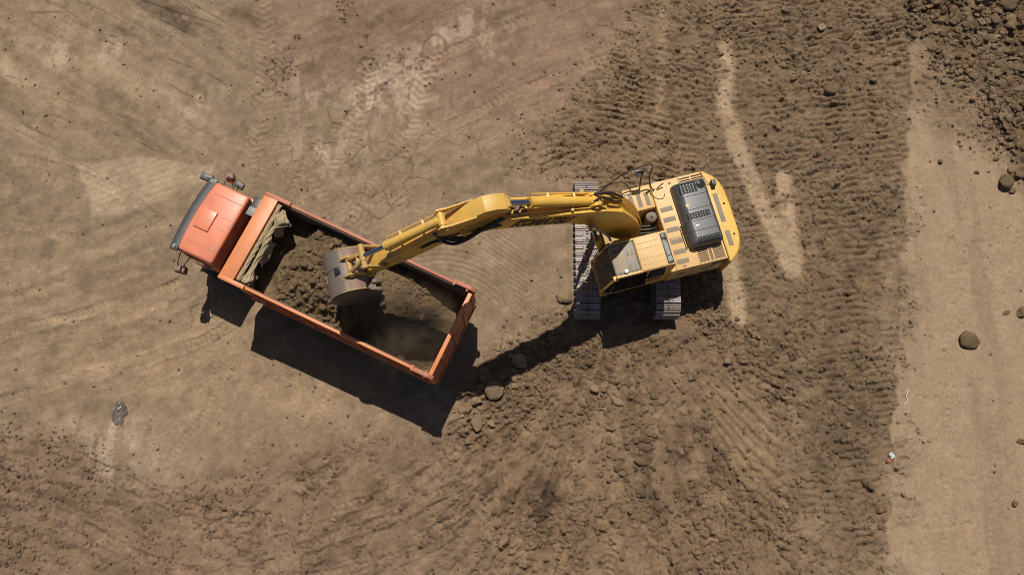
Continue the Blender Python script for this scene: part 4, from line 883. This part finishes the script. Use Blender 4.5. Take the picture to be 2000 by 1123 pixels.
m = MB(); m.box(.86, 1.0, 1.12, 1.25, 2.70, 2.80, .02); m.build('work_light', 'yellow', cabx)
m = MB(); mc = EL(1189, 567, 1.7); m.tube([(1.10, CY1-.02, 1.5), (1.16, CY1+.10, 1.62), (1.12, CY1+.16, 1.75)], .014, 8); m.tube([(1.18, CY1-.05, 1.72), (1.02, CY1+.10, 1.62)], .012, 8); m.tube([(.98, CY1+.03, 1.3), (.93, CY1+.04, 2.3)], .014, 8); m.build('grab_rail', 'grey', cabx)
m = MB(); m.tube(smooth_path([(1.02, .30, 2.2), (1.06, .26, 2.5), (.75, .55, 2.98), (.58, .42, 2.93)]), .014, 8); m.tube(smooth_path([(1.15, .28, 1.9), (1.0, .2, 2.4), (.85, .25, 2.85)]), .016, 8); m.build('guard_rail', 'black', cabx)
# ---------------------------------------------------------------- boom, arm, bucket: all in one upright plane
BN, BS, BC = -.52, -.05, -.285; AS = -.095
bp = [(-.22, 1.75), (.30, 1.78), (.72, 2.35), (1.06, 3.22), (1.45, 3.92), (1.85, 4.38), (2.6, 4.82), (3.35, 5.20), (4.1, 5.55), (4.50, 5.60), (4.58, 5.78), (4.40, 5.95), (3.95, 5.98), (3.46, 5.92), (2.57, 5.47), (2.06, 5.24), (1.50, 4.98), (1.05, 4.72), (.62, 4.36), (.30, 3.72), (.0, 2.95), (-.20, 2.30)]
m = MB(); m.poly_prism(bp, 1, BN, BS, .015)
top_ = bp[13:21][::-1]
for y0, y1 in ((BN-.02, BN+.06), (BS-.06, BS+.02)):
    for p, q in zip(top_, top_[1:]): m.bar((p[0], (y0+y1)/2, p[1]+.012), (q[0], (y0+y1)/2, q[1]+.012), .08, .035)
m.cyl((-.02, BN-.06, 2.0), (-.02, BS+.06, 2.0), .16, 20); m.cyl((4.42, BN-.08, 5.77), (4.42, BS+.08, 5.77), .12, 20); m.cyl((1.45, BN-.10, 4.35), (1.45, BS+.10, 4.35), .10, 16)
boom = m.build('boom', 'yellow', EX)
def txt(body, p, right, up, size, parent, ex=.0):
    cu = bpy.data.curves.new('lettering', 'FONT'); cu.body = body; cu.size = size; cu.shear = .32; cu.offset = size*.06; cu.space_character = 1.04; cu.extrude = .002
    o = bpy.data.objects.new('lettering', cu); COL.objects.link(o); o.parent = parent
    r_ = Vector(right).normalized(); n_ = r_.cross(Vector(up)).normalized(); u_ = n_.cross(r_)
    o.matrix_local = Matrix(((r_.x, u_.x, n_.x, p[0]), (r_.y, u_.y, n_.y, p[1]), (r_.z, u_.z, n_.z, p[2]), (0, 0, 0, 1)))
    cu.materials.append(M['black']); bpy.context.view_layer.update()
    me_ = bpy.data.meshes.new_from_object(o.evaluated_get(bpy.context.evaluated_depsgraph_get())); mt_ = o.matrix_local.copy(); bpy.data.objects.remove(o)
    o = bpy.data.objects.new('lettering', me_); COL.objects.link(o); o.parent = parent; o.matrix_local = mt_; return o
TXT = txt("KOMATSU", (3.42, BS+.0045, 5.37), (-1.5, 0, -.82), (0, 0, 1), .40, boom); TXT.scale = (.80, 1.25, 1)
def cylinder(name, base, rod_end, barrel_frac, rb, rr, parent, mt='yellow', sup=True):
    b, e = Vector(base), Vector(rod_end); d = (e-b); g = b+d*barrel_frac; dn = d.normalized()
    m = MB(); m.tube([b, b+dn*.06, b+dn*.07, g-dn*.12, g-dn*.12, g, g], [rb*.8, rb*.8, rb, rb, rb*1.14, rb*1.14, rr*1.2], 20); m.cyl(b+Vector((0, -rb*1.3, 0)), b+Vector((0, rb*1.3, 0)), rb*.85, 16)
    if sup:
        side = Vector((0, -1, 0)); u = side.cross(dn)
        m.tube([g-dn*.10+side*rb*.9, g-dn*.10+side*rb*1.75, b+dn*.12+side*rb*1.75, b+dn*.12+side*rb*.8], .020, 8)
        for t in (.3, .7): m.bar(b+d*barrel_frac*t, b+d*barrel_frac*t+side*rb*1.9, .05, .05)
    c = m.build(name, mt, parent)
    r_ = MB(); r_.cyl(g-dn*.02, e-dn*.05, rr, 18); r_.build('rod', 'chrome', c)
    k = MB(); k.cyl(e+Vector((0, -rb*1.1, 0)), e+Vector((0, rb*1.1, 0)), rb*.8, 18); k.build('rod_eye', 'yellowworn', c); return c
cylinder('arm_cylinder', (1.32, BC, 4.98), (3.44, BC, 6.34), .76, .115, .062, EX)
for y in (BN-.20, BS+.16): cylinder('boom_cylinder', (.78, y, 1.35), (1.45, y, 4.35), .58, .10, .055, EX, sup=False)
# brackets on the boom for the arm cylinder
m = MB()
for y in (BC-.15, BC+.12): m.poly_prism([(1.05, 4.68), (1.62, 5.0), (1.40, 5.12), (1.22, 5.08)], 1, y, y+.03)
m.cyl((1.32, BC-.2, 4.98), (1.32, BC+.2, 4.98), .05, 14); m.build('cylinder_bracket', 'yellow', boom)
# pipes and hoses along the boom
m = MB()
for k, dy in enumerate((0.0, .05, .10, .15)):
    m.tube(smooth_path([(-.30, BN+.10+dy*1.6, 2.05), (-.10, BN+.08+dy*1.6, 2.85), (.28, BN+.06+dy*1.6, 3.82), (.62, BN+.08+dy, 4.46), (1.05, BN+.08+dy*.8, 4.80)]), .020, 8)
m.tube(smooth_path([(1.05, BS-.08, 4.82), (2.06, BS-.08, 5.33), (2.9, BS-.08, 5.72), (3.4, BS-.06, 5.98)]), .022, 8); m.tube(smooth_path([(1.05, BN+.06, 4.82), (2.06, BN+.06, 5.33), (2.9, BN+.06, 5.72), (3.4, BN+.05, 5.98)]), .022, 8)
for x, z in ((1.9, 5.25), (2.7, 5.62)): m.box(x, x+.06, BS-.12, BS-.03, z-.02, z+.06); 
m.build('hydraulic_pipe', 'yellow', boom)
m = MB(); m.tube(smooth_path([(1.30, BN+.10, 5.10), (1.1, BN+.14, 5.12), (.85, BN+.10, 4.85), (.55, BN+.16, 4.50)]), .032, 8); m.tube(smooth_path([(1.38, BC+.05, 5.12), (1.1, BC-.02, 5.0), (.85, BC+.05, 4.8), (.6, BC+.02, 4.52)]), .028, 8); m.tube(smooth_path([(1.2, BN+.02, 4.95), (.95, BN+.16, 4.98), (.7, BC, 4.7)]), .024, 8)
m.build('hydraulic_hose', 'black', boom)
m = MB(); m.tube(smooth_path([(3.55, BS-.02, 5.98), (3.9, BS+.08, 6.04), (4.2, BS+.12, 5.88), (4.45, BS+.14, 5.66), (4.75, BS+.12, 5.50), (5.0, BS+.03, 5.62), (5.1, BS-.08, 5.85)]), .038, 8)
m.tube(smooth_path([(3.6, BS-.06, 5.95), (3.95, BS+.04, 5.98), (4.3, BS+.09, 5.76), (4.65, BS+.08, 5.56), (4.95, BS+.0, 5.68), (5.15, BS-.10, 5.9)]), .032, 8); m.tube(smooth_path([(3.7, BS+.01, 5.80), (4.0, BS+.05, 5.82), (4.4, BS+.05, 5.62), (4.8, BS+.02, 5.62), (5.2, AS+.03, 5.55), (5.5, AS+.03, 5.36)]), .030, 8); m.tube(smooth_path([(3.65, BS+.01, 5.72), (4.1, BS+.04, 5.70), (4.5, BS+.04, 5.58)]), .034, 8)
m.build('hydraulic_hose', 'black', boom)
m = MB(); m.tube(smooth_path([(1.38, BS+.14, 4.35), (1.2, BS+.22, 4.0), (.9, BS+.20, 3.2), (.7, BS+.12, 2.4)]), .03, 8); m.build('hydraulic_hose', 'grey', boom)
# arm
AN, AS = -.475, -.095
ap = [(3.38, 6.30), (3.46, 6.48), (3.70, 6.60), (3.95, 6.62), (4.25, 6.46), (4.70, 6.12), (5.25, 5.75), (5.9, 5.32), (6.45, 4.95), (6.92, 4.42), (6.95, 4.22), (6.80, 4.14), (6.3, 4.42), (5.85, 4.62), (5.2, 5.05), (4.70, 5.42), (4.42, 5.60), (4.2, 5.80), (4.05, 6.05), (3.7, 6.28), (3.5, 6.22)]
m = MB(); m.poly_prism(ap, 1, AN, AS, .015)
for y0, y1 in ((AN-.03, AN+.004), (AS-.004, AS+.03)): m.poly_prism([(4.15, 6.50), (4.75, 6.16), (5.02, 6.28), (4.96, 6.36), (4.70, 6.36)], 1, y0, y1)
m.cyl((6.86, AN-.06, 4.26), (6.86, AS+.06, 4.26), .10, 18); m.cyl((4.42, AN-.12, 5.77), (4.42, AS+.12, 5.77), .13, 20); m.cyl((4.9, AN-.03, 6.27), (4.9, AS+.03, 6.27), .06, 14)
arm = m.build('arm', 'arm', EX)
cylinder('bucket_cylinder', (4.90, BC, 6.26), (6.86, BC, 5.10), .70, .10, .055, EX, 'arm')
def stain(name, pts, y, mt, parent, seed):
    rg_ = np.random.default_rng(seed); P_ = []
    for (a, b), (c, d) in zip(pts, pts[1:]+pts[:1]):
        for k in range(5):
            q = k/5; P_.append((a+(c-a)*q+rg_.normal()*.022, b+(d-b)*q+rg_.normal()*.022))
    m = MB(); m.poly_prism(P_, 1, y, y+.003); return m.build(name, mt, parent)
stain('grease_stain', [(4.30, 5.86), (4.62, 5.72), (4.98, 5.70), (5.25, 5.48), (5.05, 5.33), (4.75, 5.47), (4.50, 5.62), (4.34, 5.72)], AS+.001, 'black', arm, 2)
stain('grease_stain', [(5.35, 5.45), (5.62, 5.30), (5.50, 5.22), (5.30, 5.32)], AS+.001, 'darksteel', arm, 4)
stain('grease_stain', [(3.55, 5.62), (3.85, 5.80), (4.15, 5.84), (4.30, 5.70), (4.0, 5.62), (3.75, 5.52)], BS+.001, 'black', boom, 3)
m = MB(); rg_ = np.random.default_rng(8)
for k in range(26):
    q = rg_.uniform(); x_ = 3.05+.42*q; z_ = 5.72+.20*q; r_ = rg_.uniform(.03, .075); c_ = Vector((x_, rg_.uniform(BN+.06, BS-.03), z_+.02))
    m.tube([c_-Vector((r_, 0, .01)), c_-Vector((r_*.5, 0, -.02)), c_+Vector((r_*.5, 0, .03)), c_+Vector((r_, 0, 0))], [r_*.3, r_, r_*.9, r_*.25], 7)
m.build('mud_patch', 'clodpale', boom)
# linkage
m = MB()
for y in (AN-.05, AS+.05): m.bar((6.86, y, 5.10), (6.42, y, 4.72), .05, .13); 
m.cyl((6.86, AN-.10, 5.10), (6.86, AS+.10, 5.10), .07, 16); m.cyl((6.42, AN-.07, 4.72), (6.42, AS+.07, 4.72), .06, 14); m.build('guide_link', 'yellowworn', EX)
m = MB()
m.bar((6.86, BC-.07, 5.10), (7.27, BC-.16, 4.62), .09, .11, bev=.02); m.bar((6.86, BC+.07, 5.10), (7.27, BC+.16, 4.62), .09, .11, bev=.02); m.bar((7.0, BC-.12, 4.94), (7.0, BC+.12, 4.94), .08, .08)
m.cyl((7.27, BC-.26, 4.60), (7.27, BC+.26, 4.60), .075, 18); m.build('bucket_link', 'yellowworn', EX)
# bucket shell: profile in the boom plane, wide plates, open towards the machine
B0, B1 = -.78, .28
shell = [(6.98, 4.38), (7.22, 4.50), (7.50, 4.50), (7.74, 4.36), (7.90, 4.10), (7.93, 3.80), (7.82, 3.50), (7.58, 3.25), (7.28, 3.08), (6.95, 2.98)]
sp = smooth_path([(x, 0, z) for x, z in shell], 5)
def shell_strip(mb, pts, y0, y1, off, thick, slot=0):
    rows_o = []; rows_i = []
    for i, p in enumerate(pts):
        d = (pts[min(i+1, len(pts)-1)]-pts[max(i-1, 0)]).normalized(); nrm = Vector((-d.z, 0, d.x))
        rows_o.append(p+nrm*(off+thick)); rows_i.append(p+nrm*off)
    loop = rows_o+rows_i[::-1]; mb.poly_prism([(p.x, p.z) for p in loop], 1, y0, y1, 0, slot)
m = MB(); shell_strip(m, sp, B0, B1, 0.008, .022); shell_strip(m, sp, B0+.002, B1-.002, 0, .007, 1)
bucket = m.build('bucket', ['bucket', 'bedsteel'], EX)
side_poly = [(p.x, p.z) for p in sp]+[(6.78, 3.35), (6.80, 3.95)]
for y0, y1 in ((B0-.022, B0), (B1, B1+.022)):
    b = MB(); b.poly_prism(side_poly, 1, y0, y1, .004); b.build('side_plate', 'darksteel', bucket)
m = MB(); shell_strip(m, sp[11:34], B0-.01, B0+.42, .03, .014); shell_strip(m, sp[11:34], B1-.42, B1+.01, .03, .014); shell_strip(m, sp[20:40], B0+.44, B1-.44, .03, .012); m.build('wear_plate', 'bucket', bucket)
for y0, y1, ye in ((B0, B0+.30, B0+.004), (B1-.30, B1, B1-.004)):
    m = MB(); shell_strip(m, sp[1:9], y0, y1, .03, .012); yi = y1 if ye < BC else y0
    m.tube([p+Vector((0, yi, .05)) for p in sp[1:11]], .014, 6, slot=1); m.tube([sp[9]+Vector((0, y0, .055)), sp[9]+Vector((0, y1, .055))], .014, 6, slot=1)
    m.tube([p+Vector((0, ye, .035)) for p in sp[0:12]], .016, 6, slot=1); m.build('top_plate', ['rusty', 'yellowworn'], bucket)
for y in (BC-.24, BC+.19):
    b = MB(); b.poly_prism([(6.74, 4.22), (6.84, 4.10), (7.0, 4.2), (7.25, 4.40), (7.5, 4.50), (7.42, 4.64), (7.27, 4.72), (7.14, 4.66), (6.92, 4.40)], 1, y, y+.05, .008); b.build('mounting_ear', 'yellowworn', bucket)
for k in range(5):
    y = B0+.10+k*(B1-B0-.2)/4; b = MB(); b.poly_prism([(7.02, 2.96), (7.02, 3.06), (6.93, 3.04), (6.80, 2.93), (6.93, 2.92)], 1, y-.05, y+.05, .006); b.build('tooth', 'bedsteel', bucket)
m = MB(); m.box(7.52, 7.66, BC-.07, BC+.09, 4.50, 4.56, .01); m.build('lifting_eye', 'void', bucket)
# ---------------------------------------------------------------- litter
def film(name, label, cat, u, v, w, h, rz, seed, mt='litter', amp=.05):
    x, y = ground_at(u, v); m = MB(); rg_ = np.random.default_rng(seed); n = 14; rows_ = []
    for i in range(n):
        t = i/(n-1)*2-1; r2 = []
        for j in range(n):
            s = j/(n-1)*2-1; k = 1-.28*abs(t*s)-.15*math.sin(5*t+seed)*s; r2.append((w/2*s*k+.02*math.sin(9*t), h/2*t*k+.02*math.sin(8*s+seed), amp*(math.sin(5*s+2*t+seed)*.5+abs(math.sin(4*t-6*s))*.7)))
        rows_.append(r2)
    m.sheet(rows_); o = m.build(name, mt, None, 60); s = o.modifiers.new('thick', 'SOLIDIFY'); s.thickness = .004
    o.location = (x, y, ground_height(x, y)+.03); o.rotation_euler = (0, 0, rz); return tag(o, label, cat)
film('plastic_sheet', 'crumpled grey plastic film lying on the bare ground left of the truck', 'plastic film', 234, 806, .44, .66, -.25, 3)
film('paper_scrap', 'crumpled white scrap lying on the left edge of the pale strip', 'litter', 1741, 889, .11, .17, .3, 5, 'white', .05)
film('orange_scrap', 'small orange scrap just below the crumpled white one', 'litter', 1736, 899, .12, .06, .5, 8, 'orangerust', .03)
m = MB(); m.tube(smooth_path([(*ground_at(u, v), .06+.02*math.sin(u)) for u, v in ((1773, 760), (1768, 772), (1771, 782), (1764, 790))]), .006, 6)
tag(m.build('string', 'white'), 'thin white string lying along the left edge of the pale strip', 'string')

# ---------------------------------------------------------------- dust raised by the falling soil
def dust(name, label, loc, rad, dens, seed):
    bm = bmesh.new(); bmesh.ops.create_icosphere(bm, subdivisions=3, radius=1.0); me_ = bpy.data.meshes.new(name); bm.to_mesh(me_); bm.free()
    m = bpy.data.materials.new(name); m.use_nodes = True; N = m.node_tree.nodes; L = m.node_tree.links; N.remove(N['Principled BSDF'])
    v = N.new('ShaderNodeVolumePrincipled'); v.inputs['Color'].default_value = (.74, .54, .36, 1); v.inputs['Anisotropy'].default_value = .3; L.new(v.outputs[0], N['Material Output'].inputs['Volume'])
    tc = N.new('ShaderNodeTexCoord'); n = N.new('ShaderNodeTexNoise'); n.inputs['Scale'].default_value = 2.2; n.inputs['Detail'].default_value = 4; n.inputs['Distortion'].default_value = 1.4
    mp = N.new('ShaderNodeMapping'); mp.inputs['Location'].default_value = (seed, 0, seed*.5); L.new(tc.outputs['Object'], mp.inputs[0]); L.new(mp.outputs[0], n.inputs[0])
    ln = N.new('ShaderNodeVectorMath'); ln.operation = 'LENGTH'; L.new(tc.outputs['Object'], ln.inputs[0])
    f = N.new('ShaderNodeMapRange'); f.interpolation_type = 'SMOOTHSTEP'; L.new(ln.outputs['Value'], f.inputs[0]); f.inputs['From Min'].default_value = .98; f.inputs['From Max'].default_value = .25
    g = N.new('ShaderNodeMapRange'); L.new(n.outputs['Fac'], g.inputs[0]); g.inputs['From Min'].default_value = .44; g.inputs['From Max'].default_value = .72; g.inputs['To Max'].default_value = dens
    q = N.new('ShaderNodeMath'); q.operation = 'MULTIPLY'; L.new(f.outputs[0], q.inputs[0]); L.new(g.outputs[0], q.inputs[1]); L.new(q.outputs[0], v.inputs['Density'])
    me_.materials.append(m); o = bpy.data.objects.new(name, me_); COL.objects.link(o)
    c, s_ = math.cos(TRK_A), math.sin(TRK_A); o.location = (TRK[0]+loc[0]*c-loc[1]*s_, TRK[1]+loc[0]*s_+loc[1]*c, loc[2]); o.rotation_euler = (0, 0, TRK_A); o.scale = rad
    return tag(o, label, 'dust', kind='stuff')
dust('dust', 'pale dust drifting over the tail of the truck bed under the bucket', (4.95, -.25, 2.3), (1.6, 1.6, .95), 3.0, 2.0)
